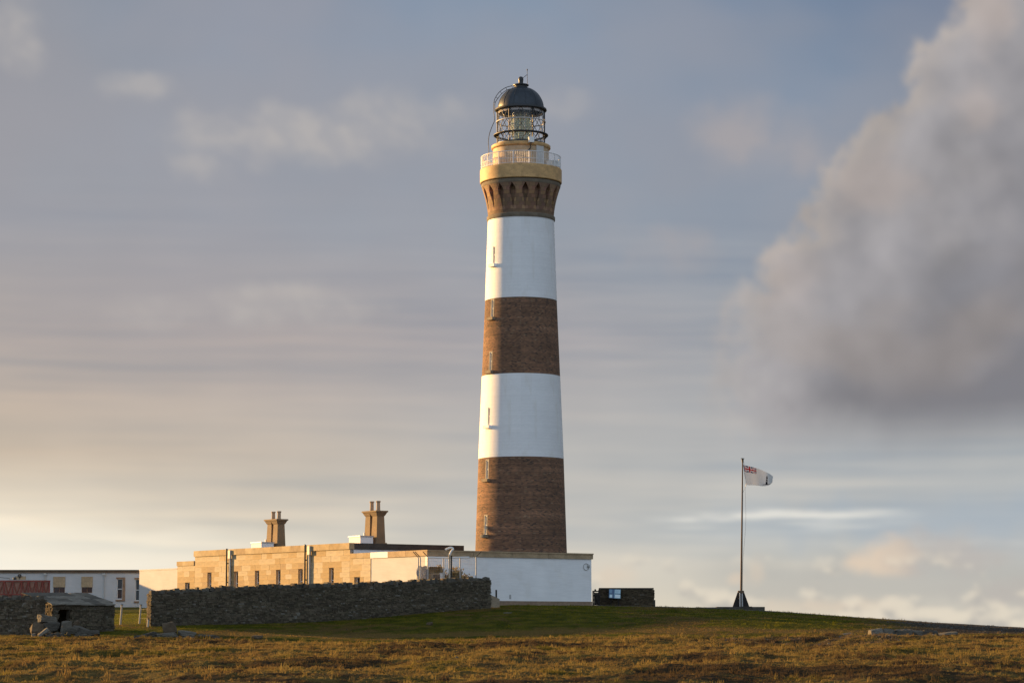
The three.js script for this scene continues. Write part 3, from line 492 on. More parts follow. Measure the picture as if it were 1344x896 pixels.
  const hatch = new THREE.Group(); hatch.name = 'gallery_box'; T.add(hatch); part(hatch, 'lid', box(-0.5, 0.5, 0, 0.5, -0.3, 0.3).rotateZ(0.12), M.whiteTrim, [2.65 * 0.98, gy1 + 0.06, 1.2], [0, 0.9, 0]);
}

// ------------------------------------------------------------------ station buildings, on axes: local x along the shaded front, -z along the sunlit side
const OZ = 190, Oc = P(561, 721, OZ), TH = Math.atan2(0.583, 0.8125), CT = Math.cos(TH), ST = Math.sin(TH);
const toL = (v) => { const dx = v.x - Oc.x, dz = v.z - Oc.z; return [dx * CT - dz * ST, v.y, dx * ST + dz * CT]; };   // world -> local x, y, z
const toW = (x, y, z) => new THREE.Vector3(Oc.x + x * CT + z * ST, y, Oc.z - x * ST + z * CT);
function sideAt(px, py) {   // point of the sunlit side (local x = 0) seen at px, py: [v = distance back along it, y]
  let lo = 150, hi = 320; for (let i = 0; i < 60; i++) { const m = (lo + hi) / 2; (toL(P(px, py, m))[0] < 0) ? 0 : 0; const l = toL(P(px, py, m)); if (l[0] > 0 === (toL(P(px, py, 150))[0] > 0)) lo = m; else hi = m; }
  const l = toL(P(px, py, (lo + hi) / 2)); return [-l[2], l[1]];
}
function frontAt(px, py, lz = 0) { let lo = 150, hi = 320; const s0 = toL(P(px, py, 150))[2] > lz; for (let i = 0; i < 60; i++) { const m = (lo + hi) / 2; if ((toL(P(px, py, m))[2] > lz) === s0) lo = m; else hi = m; } const l = toL(P(px, py, (lo + hi) / 2)); return [l[0], l[1]]; }
const gFront = frontAt(700, 794.2)[1], LOWTOP = frontAt(600, 722.3)[1], FRONTL = frontAt(776.2, 727.5)[0];
const V1 = sideAt(487, 722)[0], V2 = sideAt(459.6, 716)[0], V3 = sideAt(256, 726)[0], V4 = sideAt(233, 740)[0], V5 = sideAt(183, 748)[0], TALLTOP = sideAt(459.6, 712.2)[1], FARTOP = sideAt(205, 746.5)[1];
{
  // white block in front of the tower
  const b0 = gFront, H = LOWTOP - b0, CH = 0.45, o = toW(0, b0, 0);
  const B = thing('white_block', 'long white flat-roofed building with tan cornice at the foot of the tower', 'building', o, TH);
  const L = FRONTL, D = V1, t = 0.28;
  part(B, 'front_wall', box(0, L, -0.5, H - CH, -t, 0), M.white); part(B, 'side_wall', box(0, t, -0.5, H - CH, -D, -t), M.sunlitWhite);
  part(B, 'end_wall', box(L - t, L, -0.5, H - CH, -D, -t), M.white); part(B, 'rear_wall', box(t, L - t, -0.5, H - CH, -D, -D + t), M.white);
  const tl = toL(new THREE.Vector3(TX, 0, -TZ)), hs = new THREE.Shape([[t, t], [L - t, t], [L - t, D - t], [t, D - t]].map((p) => new THREE.Vector2(...p))); hs.holes.push(new THREE.Path().absarc(tl[0], -tl[2], 3.72, 0, Math.PI * 2));
  part(B, 'roof', uvm(new THREE.ExtrudeGeometry(hs, { depth: 0.15, bevelEnabled: false, curveSegments: 48 }).rotateX(-Math.PI / 2).translate(0, H - CH - 0.05, 0)), M.roofFelt);
  // cornice: two steps, butted lengths
  const cor = (nm, x0, x1, z0, z1, mat) => { const c = part(B, nm, box(x0, x1, H - CH, H - 0.10, z0, z1), mat); part(c, 'coping', box(x0 - 0.02, x1 + 0.02, H - 0.10, H, z0 - 0.02, z1 + 0.05), mat); return c; };
  const JX = [0, 0.27, 0.5, 0.72, 1].map((k) => k * (L + 0.2) - 0.1);
  for (let i = 0; i < 4; i++) cor('cornice', JX[i] + (i ? 0.027 : 0), JX[i + 1], -0.3, 0.10, M.ochreDull);
  const W = D - 0.3; for (let i = 0; i < 3; i++) { const c = part(B, 'cornice', box(-0.10, 0.3, H - CH, H, -0.305 - (i + 1) * W / 3 + 0.02, -0.325 - i * W / 3), i === 2 ? M.white : M.ochreDull); if (i === 2) c.userData.label = 'white painted length of cornice'; }
  part(B, 'cornice', box(L - 0.3, L + 0.10, H - CH, H - 0.02, -D, -0.325), M.ochreDull);
  part(B, 'plinth', box(0, L + 0.04, -0.5, 0.32, 0.002, 0.05), M.plinth); part(B, 'plinth', box(-0.05, -0.002, -0.5, 0.32, -D, 0), M.plinth); part(B, 'plinth', box(L + 0.002, L + 0.05, -0.5, 0.32, -D, -0.002), M.plinth);
  const lamp = new THREE.Group(); lamp.name = 'wall_lamp'; lamp.position.set(L - 0.55, H - 1.05, 0); B.add(lamp);
  part(lamp, 'conduit_loop', new THREE.TorusGeometry(0.26, 0.022, 6, 24), M.pipeGrey, [0, 0, 0.04]); part(lamp, 'housing', new THREE.SphereGeometry(0.13, 16, 10).scale(0.8, 1.2, 0.8), M.galv, [0.2, 0.05, 0.1]); part(lamp, 'bracket', bar([0.2, 0.12, 0], [0.2, 0.12, 0.1], 0.03), M.galv);
  part(B, 'vent', box(-0.07, 0.07, -0.16, 0.16, 0, 0.03), M.galv, [frontAt(669.5, 783)[0], frontAt(669.5, 783)[1] - b0, 0.003]);
  part(B, 'downpipe', join([bar([L + 0.12, 0, -0.3], [L + 0.12, H - 0.5, -0.3], 0.045), bar([L + 0.02, H - 0.62, -0.3], [L + 0.12, H - 0.55, -0.3], 0.05)]), M.pipeGrey);
}
function windowUnit(parent, vc, w, y0, y1, sash = true) {   // in the sunlit side wall, opening centred vc back along it
  const g = new THREE.Group(); g.name = 'window'; parent.add(g); const z = -vc, x = 0.20;
  part(g, 'frame', join([box(x, x + 0.06, y0, y1, z - w / 2, z - w / 2 + 0.06), box(x, x + 0.06, y0, y1, z + w / 2 - 0.06, z + w / 2), box(x, x + 0.06, y1 - 0.07, y1, z - w / 2 + 0.06, z + w / 2 - 0.06), box(x, x + 0.06, y0, y0 + 0.07, z - w / 2 + 0.06, z + w / 2 - 0.06), ...(sash ? [box(x - 0.01, x + 0.06, (y0 + y1) / 2 - 0.03, (y0 + y1) / 2 + 0.03, z - w / 2 + 0.06, z + w / 2 - 0.06)] : [])]), M.whiteTrim);
  part(g, 'pane', box(x + 0.03, x + 0.045, y0 + 0.07, y1 - 0.07, z - w / 2 + 0.06, z + w / 2 - 0.06), M.pane);
  part(g, 'sill', box(-0.08, 0.30, y0 - 0.14, y0 - 0.002, z - w / 2 - 0.08, z + w / 2 + 0.08), M.sillStone);
  return g;
}
function ashlar(parent, v0, v1, y0, y1, holes, r, tone) {   // stone blocks over the side wall, course by course
  const g = new THREE.BoxGeometry(1, 1, 1); let n = 0, y = y0;
  const edges = [...new Set([y0, y1, ...holes.flatMap((h) => [h[2], h[3]])])].sort((a, b) => a - b); let ys = [y0];
  for (let i = 0; i < edges.length - 1; i++) { const h = edges[i + 1] - edges[i], k = Math.max(1, Math.round(h / 0.43)); for (let j = 1; j <= k; j++) ys.push(edges[i] + h * j / k); }
  ys = ys.filter((q, i) => !i || q - ys[i - 1] > 0.08);
  for (let j = 0; j < ys.length - 1; j++) {
    const ya = ys[j], yb = ys[j + 1], spans = []; let at = v0;
    for (const h of holes.filter((h) => h[2] < yb - 0.02 && h[3] > ya + 0.02).sort((a, b) => a[0] - b[0])) { spans.push([at, h[0]]); at = h[1]; } spans.push([at, v1]);
    for (const [a, b] of spans) { let v = a; while (v < b - 0.02) { let w = 0.75 + r() * 0.75; if (b - v - w < 0.45) w = b - v; 
      const u = v + w / 2, pale = fbm(u * 0.28 + 5, ya * 0.5 + 3, 3) + 0.5 * fbm(u * 0.9, ya * 0.9, 2), near = holes.some((h) => u > h[0] - 0.75 && u < h[1] + 0.75 && ya > h[2] - 0.5 && yb < h[3] + 0.6);
      const k = near ? [1, 6, 4, 1][Math.floor(r() * 4)] : pale > 0.10 ? [5, 3, 5][Math.floor(r() * 3)] : pale > -0.12 ? [2, 3, 2][Math.floor(r() * 3)] : [0, 1, 6, 2][Math.floor(r() * 4)];
      const th = 0.05 + r() * 0.012; part(parent, 'ashlar_block', g, ASH[k], [0.02 - th / 2, (ya + yb) / 2, -u], null, [th, yb - ya - 0.008, w - 0.008]); n++; v += w; } }
  }
  return n;
}
function wallWithHoles(v0, v1, y0, y1, holes, x0, x1) {   // slab in local x0..x1 spanning back v0..v1 with openings [va, vb, ya, yb]
  const s = new THREE.Shape([[v0, y0], [v1, y0], [v1, y1], [v0, y1]].map((p) => new THREE.Vector2(...p))); for (const h of holes) s.holes.push(new THREE.Path([[h[0], h[2]], [h[0], h[3]], [h[1], h[3]], [h[1], h[2]]].map((p) => new THREE.Vector2(...p))));
  return uvm(new THREE.ExtrudeGeometry(s, { depth: x1 - x0, bevelEnabled: false }).rotateY(Math.PI / 2).translate(x0, 0, 0));
}
{
  // stone keepers' range: tall middle with a low wing at each end
  const b0 = gFront - 0.1, o = toW(0, b0, 0), r = rng(31);
  const C = thing('keepers_cottage', 'sunlit sandstone cottage range with parapet and two twin-shaft chimneys', 'building', o, TH);
  const HT = TALLTOP - b0, HL = LOWTOP - b0, CT_ = 0.5, v0 = V1 + 0.02;
  const winPx = [[275, 751.5], [310, 749.8], [337.6, 748.6], [365.5, 747.4], [394.6, 746.2], [435.2, 744.4]];
  const holes = winPx.map(([px, py]) => { const [v, y] = sideAt(px, py); return [v - 0.36, v + 0.36, y - b0 - 2.0, y - b0]; });
  const hTop = holes.reduce((q, h) => q + h[3], 0) / holes.length; holes.forEach((h) => { h[3] = hTop; h[2] = hTop - 2.0; });
  const small = [[246, 763.5], [469, 758]].map(([px, py]) => { const [v, y] = sideAt(px, py); return [v - 0.42, v + 0.42, y - b0 - 1.1, y - b0]; });
  const sTop = (small[0][3] + small[1][3]) / 2; small.forEach((h) => { h[3] = sTop; h[2] = sTop - 1.1; });
  const W = 10.75;
  part(C, 'side_wall', wallWithHoles(V2, V3, -0.8, HT - CT_, holes, 0, 0.3), M.mortar);
  part(C, 'wing_wall', wallWithHoles(v0, V2, -0.8, HL - 0.4, [small[1]], 0, 0.3), M.mortar); part(C, 'wing_wall', wallWithHoles(V3, V4, -0.8, HL - 0.4, [small[0]], 0, 0.3), M.mortar);
  ashlar(C, V2, V3, -0.4, HT - CT_, holes, r); ashlar(C, v0, V2 - 0.01, -0.4, HL - 0.4, [small[1]], r); ashlar(C, V3 + 0.01, V4, -0.4, HL - 0.4, [small[0]], r);
  for (const h of [...holes, ...small]) windowUnit(C, (h[0] + h[1]) / 2, h[1] - h[0], h[2], h[3], h[3] - h[2] > 1.5);
  // shaded end walls, far walls, roofs (interiors closed)
  part(C, 'end_wall', box(0, W, HL - 0.4, HT - CT_, -V2 - 0.3, -V2), M.white); part(C, 'end_wall', box(0.3, W, -0.8, HL - 0.4, -V2 - 0.3, -V2), M.white);
  part(C, 'end_wall', box(0.3, W, -0.8, HT - CT_, -V3, -V3 + 0.3), M.white); part(C, 'rear_wall', box(W - 0.3, W, -0.8, HT - CT_, -V3 + 0.3, -V2 - 0.3), M.white);
  part(C, 'wing_end_wall', box(0.3, W - 1, -0.8, HL - 0.4, -V4, -V4 + 0.3), M.white); part(C, 'wing_rear_wall', box(W - 1.3, W - 1, -0.8, HL - 0.4, -V4 + 0.3, -V3), M.white); part(C, 'wing_rear_wall', box(W - 1.3, W - 1, -0.8, HL - 0.4, -V2, -v0), M.white);
  const roof = part(C, 'roof', box(0.3, W - 0.3, HT - CT_ - 0.1, HT - CT_ + 0.05, -V3 + 0.3, -V2 - 0.3), M.roofFelt);
  part(C, 'wing_roof', box(0.2, W - 1, HL - 0.42, HL - 0.3, -V2 + 0.01, -v0), M.roofFelt); part(C, 'wing_roof', box(0.2, W - 1, HL - 0.42, HL - 0.3, -V4, -V3 - 0.01), M.roofFelt);
  const nC = 17; for (let i = 0; i < nC; i++) { const a = mix(V2 - 0.06, V3 + 0.06, i / nC), b = mix(V2 - 0.06, V3 + 0.06, (i + 1) / nC); part(C, 'parapet_stone', box(-0.14, 0.34, HT - CT_, HT, -b + 0.006, -a - 0.006), ASH[[0, 1, 6, 0, 2, 4][i % 6]]); }
  part(C, 'end_parapet', box(0.34, W + 0.1, HT - CT_, HT - 0.01, -V2 - 0.4, -V2 + 0.07), M.darkStone); part(C, 'end_parapet', box(0.34, W + 0.1, HT - CT_, HT - 0.01, -V3 - 0.07, -V3 + 0.4), M.darkStone); part(C, 'rear_parapet', box(W - 0.3, W + 0.1, HT - CT_, HT - 0.02, -V3 + 0.4, -V2 - 0.4), M.darkStone);
  for (const [a, b] of [[v0, V2 - 0.08], [V3 + 0.08, V4 + 0.05]]) for (let i = 0; i < 3; i++) part(C, 'wing_coping', box(-0.10, 0.3, HL - 0.4, HL - 0.01, -mix(a, b, (i + 1) / 3) + 0.006, -mix(a, b, i / 3) - 0.006), ASH[[0, 2, 1][i]]);
  part(C, 'wing_coping', box(0.306, W - 1, HL - 0.4, HL - 0.03, -V4 - 0.04, -V4 + 0.3), ASH[1]);
  // downpipes: a dark one and a grey one in each pair
  for (const [pd, pgx] of [[299, 303.6], [402, 408]]) {
    const [vd] = sideAt(pd, 745), [vg] = sideAt(pgx, 745);
    part(C, 'dark_downpipe', join([bar([-0.16, -0.4, -vd], [-0.16, HT + 0.06, -vd], 0.075, 8), ...[0.6, 2.2, 3.8].map((y) => box(-0.1, 0, y, y + 0.08, -vd - 0.09, -vd + 0.09))]), M.pipeDark);
    part(C, 'grey_downpipe', join([bar([-0.14, -0.4, -vg], [-0.14, HT - 0.8, -vg], 0.10, 8), box(-0.3, -0.142, HT - 0.8, HT - 0.1, -vg - 0.16, -vg + 0.2), ...[0.8, 2.4].map((y) => box(-0.1, 0, y, y + 0.08, -vg - 0.12, -vg + 0.12))]), M.pipeGrey);
  }
  // chimneys: two square shafts under one flared cap, a pot on each
  const chim = (pxc, pyBase, pyCap, pyPot, u) => {
    let best = 1e9, vv = 0; for (let v = V2; v < V3; v += 0.02) { const w = toW(u, 0, -v), d = -w.z * Math.cos(PITCH) + (8 - EYE) * Math.sin(PITCH), px = 672 + w.x / d * F; if (Math.abs(px - pxc) < best) { best = Math.abs(px - pxc); vv = v; } }
    const Z = -toW(u, 0, -vv).z, yc = P(pxc, pyCap, Z).y - b0, yp = P(pxc, pyPot, Z).y - b0, y0 = HT - CT_ + 0.05, s = new THREE.Group(); s.name = 'chimney'; s.position.set(u, 0, -vv); C.add(s);
    const sh = (dz) => { const a = 0.42, b = 0.34, h = yc - 0.42; return new THREE.CylinderGeometry(b * Math.SQRT2, a * Math.SQRT2, h - y0 - 0.5, 4, 1).rotateY(Math.PI / 4).translate(0, (h + y0 + 0.5) / 2, dz); };
    part(s, 'base', box(-0.5, 0.5, y0, y0 + 0.55, -1.05, 1.05), M.chimney);
    for (const dz of [-0.52, 0.52]) part(s, 'shaft', uvm(flat(sh(dz))), M.chimney);
    const capA = new THREE.CylinderGeometry(1, 0.72, 0.3, 4, 1).rotateY(Math.PI / 4);
    for (const dz of [-0.5, 0.5]) part(s, 'corbelled_cap', uvm(flat(capA).scale(0.75, 1, 0.75).translate(0, yc - 0.27, dz)), M.chimney);
    part(s, 'cap_slab', box(-0.58, 0.58, yc - 0.12, yc, -1.08, 1.08), M.chimney);
    for (const dz of [-0.46, 0.5]) { const p = part(s, 'chimney_pot', revolve([[0.19, yc], [0.16, yc + 0.1], [0.15, yp - 0.12], [0.19, yp - 0.1], [0.19, yp], [0.12, yp], [0.11, yc + 0.1]], 16), std([0.55, 0.40, 0.26], { map: tGrain }), [0, 0, dz]); }
    return [s, vv, y0];
  };
  const c1 = chim(361.5, 716, 681.5, 671, 3.4), c2 = chim(491.5, 713, 670.5, 657.5, 3.4);
  // white rooflight box beside each chimney
  for (const [c, w, z1, h] of [[c1, 1.1, 1.15, 0.95], [c2, 1.1, 1.15, 1.0]]) { const g = new THREE.Group(); g.name = 'rooflight'; g.position.set(2.1, c[2], -c[1]); C.add(g); part(g, 'curb', box(-0.6, 0.6, 0, h, -0.85, 0.85), M.white); part(g, 'lid', box(-0.66, 0.66, h, h + 0.08, -0.9, 0.9), M.galv); part(g, 'vent_pipe', bar([0.2, h + 0.08, 0.2], [0.2, h + 0.32, 0.2], 0.06), M.galv); }
}
{
  // far white block at the end of the range
  const b0 = gFront - 0.1, o = toW(0, b0, -V4 - 0.06), H = FARTOP - b0, D = V5 - V4;
  const B = thing('white_wing', 'plain sunlit white block joined to the far end of the cottage', 'building', o, TH);
  part(B, 'side_wall', box(0, 0.3, -0.8, H - 0.12, -D, 0), M.sunlitWhite); part(B, 'end_wall', box(0.3, 9, -0.8, H - 0.12, -D, -D + 0.3), M.white); part(B, 'rear_wall', box(8.7, 9, -0.8, H - 0.12, -D + 0.3, 0), M.white);
  part(B, 'coping', box(-0.03, 0.35, H - 0.12, H, -D - 0.03, -0.01), M.sunlitWhite); part(B, 'roof', box(0.35, 9, H - 0.2, H - 0.08, -D + 0.3, -0.01), M.roofFelt);
}
{
  // low white building at the left edge
  const Z = 234, a = P(-160, 747.3, Z), b = P(187, 748, Z), d = b.clone().sub(a), L = Math.hypot(d.x, d.z), turn = Math.atan2(-d.z, d.x), y0 = P(100, 796, Z).y - 0.1, H = (a.y + b.y) / 2 - y0;
  const B = thing('low_white_building', 'low white building with brown eaves and boarded windows at the left edge', 'building', [a.x, y0, a.z], turn);
  const at = (px) => (px + 160) / 347 * L, hy = (py) => P(90, py, Z).y - y0;
  const wins = [[20, 33, 756.5, 775, 1], [70, 85, 757, 778, 1], [107, 121, 757, 778, 1], [153.5, 160.5, 759.5, 786, 0], [177.5, 183, 760, 788, 0]];
  const holes = wins.map(([p0, p1, q0, q1]) => [at(p0), at(p1), hy(q1), hy(q0)]);
  const s = new THREE.Shape([[0, -0.6], [L, -0.6], [L, H - 0.28], [0, H - 0.28]].map((p) => new THREE.Vector2(...p))); for (const h of holes) s.holes.push(new THREE.Path([[h[0], h[2]], [h[0], h[3]], [h[1], h[3]], [h[1], h[2]]].map((p) => new THREE.Vector2(...p))));
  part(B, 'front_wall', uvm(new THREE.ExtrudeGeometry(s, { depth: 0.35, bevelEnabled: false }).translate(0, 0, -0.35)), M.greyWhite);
  part(B, 'end_wall', box(0, 0.35, -0.6, H - 0.28, -7, -0.35), M.white); part(B, 'end_wall', box(L - 0.35, L, -0.6, H - 0.28, -7, -0.35), M.white); part(B, 'rear_wall', box(0.35, L - 0.35, -0.6, H - 0.28, -7, -6.65), M.white);
  part(B, 'eaves_band', box(-0.15, L + 0.15, H - 0.28, H - 0.08, -7.1, 0.12), std([0.24, 0.16, 0.10], { map: tGrain })); part(B, 'roof_edge', box(-0.2, L + 0.2, H - 0.08, H, -7.2, 0.2), M.roofFelt);
  wins.forEach(([, , , , boarded], i) => {
    const [x0, x1, ya, yb] = holes[i], g = new THREE.Group(); g.name = 'window'; B.add(g); const m = mix(ya, yb, 0.36);
    if (boarded) { const bl = part(g, 'blind_board', box(x0 - 0.03, x1 + 0.03, m, yb + 0.03, 0.003, 0.07), std([0.62, 0.45, 0.27], { map: tGrain })); bl.userData.label = 'tan board over the upper half of the window'; part(g, 'pane', box(x0 + 0.05, x1 - 0.05, ya + 0.05, m, -0.2, -0.18), M.pane); part(g, 'frame', join([box(x0, x0 + 0.05, ya, m, -0.22, -0.14), box(x1 - 0.05, x1, ya, m, -0.22, -0.14), box(x0 + 0.05, x1 - 0.05, ya, ya + 0.05, -0.22, -0.14), box((x0 + x1) / 2 - 0.025, (x0 + x1) / 2 + 0.025, ya + 0.05, m, -0.22, -0.16)]), std([0.22, 0.13, 0.08])); part(g, 'lintel', box(x0, x1, m, yb, -0.3, -0.1), M.tanBoard); }
    else { part(g, 'pane', box(x0 + 0.05, x1 - 0.05, ya + 0.05, yb - 0.05, -0.2, -0.18), M.pane); part(g, 'frame', join([box(x0, x0 + 0.05, ya, yb, -0.22, -0.12), box(x1 - 0.05, x1, ya, yb, -0.22, -0.12), box(x0 + 0.05, x1 - 0.05, ya, ya + 0.05, -0.22, -0.12), box(x0 + 0.05, x1 - 0.05, yb - 0.05, yb, -0.22, -0.12), box(x0 + 0.05, x1 - 0.05, (ya + yb) / 2 - 0.03, (ya + yb) / 2 + 0.03, -0.22, -0.12)]), M.whiteTrim); part(g, 'surround', join([box(x1, x1 + 0.26, ya - 0.05, yb + 0.14, 0.003, 0.05), box(x0 - 0.1, x1, yb, yb + 0.14, 0.003, 0.05), box(x0 - 0.1, x1 + 0.26, ya - 0.2, ya - 0.052, 0.003, 0.09)]), std([0.44, 0.27, 0.16], { map: tGrain })); }
  });
  for (const px of [59, 136.5]) { const x = at(px), p = part(B, 'downpipe', join([bar([x, 0, 0.09], [x, H - 0.5, 0.09], 0.05), bar([x, H - 0.5, 0.09], [x, H - 0.3, 0.03], 0.06), box(x - 0.15, x + 0.15, H - 0.5, H - 0.34, 0.01, 0.2)]), std([0.50, 0.50, 0.48])); }
  const lamp = new THREE.Group(); lamp.name = 'wall_lamp'; lamp.position.set(at(25.5), hy(755.5), 0); B.add(lamp); part(lamp, 'ring', new THREE.TorusGeometry(0.13, 0.04, 8, 20), M.pipeDark, [0, 0, 0.12]); part(lamp, 'stalk', join([bar([0, -0.13, 0.12], [0, -0.32, 0.1], 0.03), bar([0, 0, 0], [0, 0, 0.12], 0.05)]), M.pipeDark);
}

// ------------------------------------------------------------------ dry stone walls, hut, rocks
const UP = new THREE.Vector3(0, 1, 0);
const stoneTone = (r) => { const t = r(); return t > 0.965 ? [0.24, 0.22, 0.18] : mix3([0.085, 0.074, 0.054], [0.19, 0.165, 0.122], r()).map((c, i) => c * (1 + (i - 1) * -0.10 * r())); };
function faceStones(acc, A, B, n, yTop, yBot, r, skip) {   // stones on the vertical face from A to B (world xz) with outward normal n; yTop/yBot: functions of t
  const d = new THREE.Vector3(B.x - A.x, 0, B.z - A.z), L = d.length(); d.normalize(); const hMax = Math.max(yTop(0) - yBot(0), yTop(1) - yBot(1)); let y = 0;
  while (y < hMax) {
    const h = 0.06 + r() * 0.065; let s = -r() * 0.2;
    while (s < L) {
      const w = 0.13 + r() * r() * 0.36, c = clamp(s + w / 2, 0.08, L - 0.08), t = c / L, yb = yBot(t), yt = yTop(t);
      if (yb + y + h * 0.6 < yt && !(skip && skip(c, y + h / 2))) { const o = new THREE.Vector3(A.x, yb + y + h / 2, A.z).addScaledVector(d, c).addScaledVector(n, -0.06 + r() * 0.05); acc.box8(corners(o, d, UP, n, Math.min(w - 0.012, L - 0.05), h - 0.008, 0.2, 0.035, r), stoneTone(r)); }
      s += w;
    }
    y += h;
  }
}
const copeVar = [0, 1, 2, 3, 4, 5].map((k) => { const r = rng(400 + k), a = new Acc(); a.box8(corners(new THREE.Vector3(0, 0.5, 0), new THREE.Vector3(1, 0, 0), UP, new THREE.Vector3(0, 0, 1), 1, 1, 1, 0.36, r)); return a.build(); });
function dryWall(name, label, pts, thick, r, cope = true, ends = [true, true]) {   // pts: [[px, pyTop, pyBot, Z], ...] of the face toward us
  const q = pts.map(([px, pt, pb, Z]) => ({ top: P(px, pt, Z), bot: P(px, pb, Z) })), g0 = q[0].bot;
  const Wl = thing(name, label, 'wall', g0); const acc = new Acc(), core = [];
  for (let i = 0; i < q.length - 1; i++) {
    const A = q[i], B = q[i + 1], d = new THREE.Vector3(B.bot.x - A.bot.x, 0, B.bot.z - A.bot.z), L = d.length(); d.normalize(); const n = new THREE.Vector3(-d.z, 0, d.x);
    const top = (t) => mix(A.top.y, B.top.y, t) - (cope ? 0.2 : 0), bot = (t) => { const x = mix(A.bot.x, B.bot.x, t), z = mix(A.bot.z, B.bot.z, t); return groundY(x, z) - 0.08; };
    faceStones(acc, A.bot, B.bot, n, top, bot, r);
    const back = n.clone().multiplyScalar(-thick), rel = (v) => v.clone();
    const K = 8; for (let k = 0; k < K; k++) { const t0 = k / K, t1 = (k + 1) / K, p = (t, top_, off) => new THREE.Vector3(mix(A.bot.x, B.bot.x, t), top_ ? top(t) - 0.03 : bot(t) - 0.3, mix(A.bot.z, B.bot.z, t)).addScaledVector(n, off); const c = []; for (const t of [t0, t1]) for (const u of [0, 1]) for (const off of [-thick + 0.05, -0.11]) c.push(p(t, u, off)); core.push(c); }
    if (i === 0 && ends[0]) faceStones(acc, A.bot.clone().add(back), A.bot, d.clone().negate(), () => top(0), () => bot(0), r);
    if (i === q.length - 2 && ends[1]) faceStones(acc, B.bot, B.bot.clone().add(back), d, () => top(1), () => bot(1), r);
    faceStones(acc, A.bot.clone().add(back), B.bot.clone().add(back), n.clone().negate(), top, bot, r);
    if (cope) { let s = 0.0; while (s < L - 0.05) { const w = 0.13 + r() * 0.2, t = clamp((s + w / 2) / L), m = part(Wl, 'cope_stone', copeVar[Math.floor(r() * 6)], ROCK[Math.floor(r() * 4)], [mix(A.bot.x, B.bot.x, t) - n.x * thick / 2 - g0.x, top(t) - 0.03 - g0.y, mix(A.bot.z, B.bot.z, t) - n.z * thick / 2 - g0.z], [(r() - 0.5) * 0.1, Math.atan2(-d.z, d.x) + (r() - 0.5) * 0.4, (r() - 0.5) * 0.45], [w * 1.08, 0.15 + r() * 0.19, thick * (0.85 + r() * 0.25)]); s += w; } }
  }
  const cg = new Acc(); for (const c of core) cg.box8(c); const off = [-g0.x, -g0.y, -g0.z];
  part(Wl, 'wall_core', cg.build().translate(...off), M.core);
  const m = part(Wl, 'wall_stones', acc.build().translate(...off), M.dry); m.userData.kind = 'stuff';
  return Wl;
}
dryWall('stone_wall', 'long dry stone wall with upright cope stones before the cottage', [[198, 775.5, 821, 168], [330, 769, 815, 172.4], [480, 765, 810.5, 177.9], [560, 761.5, 807, 181], [643, 757.5, 798.5, 184.2]], 0.55, rng(51));
dryWall('stone_wall', 'short dry stone wall at the left edge beside the hut', [[-14, 784, 832, 159.4], [51, 782.5, 830, 158]], 0.5, rng(52));
{ // hut with a flagstone lean-to roof, along the same axes as the wall
  const r = rng(77), a = P(68, 826, 160), b = P(148, 825, 163), Hf = (P(68, 793.5, 160).y - a.y), d = new THREE.Vector3(b.x - a.x, 0, b.z - a.z), L = d.length(); d.normalize(); const turn = Math.atan2(-d.z, d.x), y0 = Math.min(groundY(a.x, a.z), groundY(b.x, b.z)) - 0.05;
  const Ht = thing('stone_hut', 'small dry stone hut with flagstone lean-to roof and dark doorway', 'hut', [a.x, y0, a.z], turn), H = P(68, 793.5, 160).y - y0, D = 3.0, rise = 0.62, t = 0.45;
  const V = (x, z) => new THREE.Vector3(x, 0, z), X = new THREE.Vector3(1, 0, 0), Z = new THREE.Vector3(0, 0, 1), door = [0.38, 1.28];
  const acc = new Acc(), z = (h) => () => h;
  faceStones(acc, V(0, 0), V(L, 0), Z, z(H), z(-0.2), r, (c, y) => c > door[0] && c < door[1] && y < H - 0.1);
  faceStones(acc, V(0, -D), V(0, 0), X.clone().negate(), (q) => mix(H + rise, H, q), z(-0.2), r);
  faceStones(acc, V(L, 0), V(L, -D), X, (q) => mix(H, H + rise, q), z(-0.2), r);
  const m = part(Ht, 'wall_stones', acc.build(), M.dry); m.userData.kind = 'stuff';
  part(Ht, 'front_wall', join([box(0.1, door[0], -0.3, H - 0.04, -t, -0.1), box(door[1], L - 0.1, -0.3, H - 0.04, -t, -0.1), box(door[0], door[1], H - 0.16, H - 0.04, -t, -0.1)]), M.core);
  const sideW = (x0, x1) => { const s = new THREE.Shape([[t, -0.3], [D, -0.3], [D, H + rise - 0.05], [t, H + rise * t / D - 0.05]].map((p) => new THREE.Vector2(...p))); return uvm(new THREE.ExtrudeGeometry(s, { depth: x1 - x0, bevelEnabled: false }).rotateY(Math.PI / 2).translate(x0, 0, 0)); };
  part(Ht, 'side_wall', sideW(0.1, t), M.core); part(Ht, 'side_wall', sideW(L - t, L - 0.1), M.core); part(Ht, 'rear_wall', box(t, L - t, -0.3, H + rise - 0.06, -D, -D + 0.3), M.core);
  part(Ht, 'door_lintel', box(door[0] - 0.2, door[1] + 0.2, H - 0.16, H - 0.02, -0.1, 0.03), ROCK[1]);
  const sl = Math.atan2(rise, D), Ls = Math.hypot(rise, D) + 0.35;
  for (let row = 0; row < 4; row++) { let x = -0.15; while (x < L + 0.1) { const w = 0.7 + r() * 0.5, ww = Math.min(w, L + 0.2 - x), s0 = row / 4 * Ls, sl2 = Ls / 4 + 0.12, mid = s0 + sl2 / 2 - 0.2; if (ww > 0.15) part(Ht, 'roof_slab', copeVar[Math.floor(r() * 6)], ROCK[[2, 4, 0][Math.floor(r() * 3)]], [x + ww / 2, H + rise * mid / D + 0.02 + row * 0.012, -mid], [sl, 0, (r() - 0.5) * 0.03], [ww * 1.05, 0.075, sl2 * 1.05]); x += w; } }
}
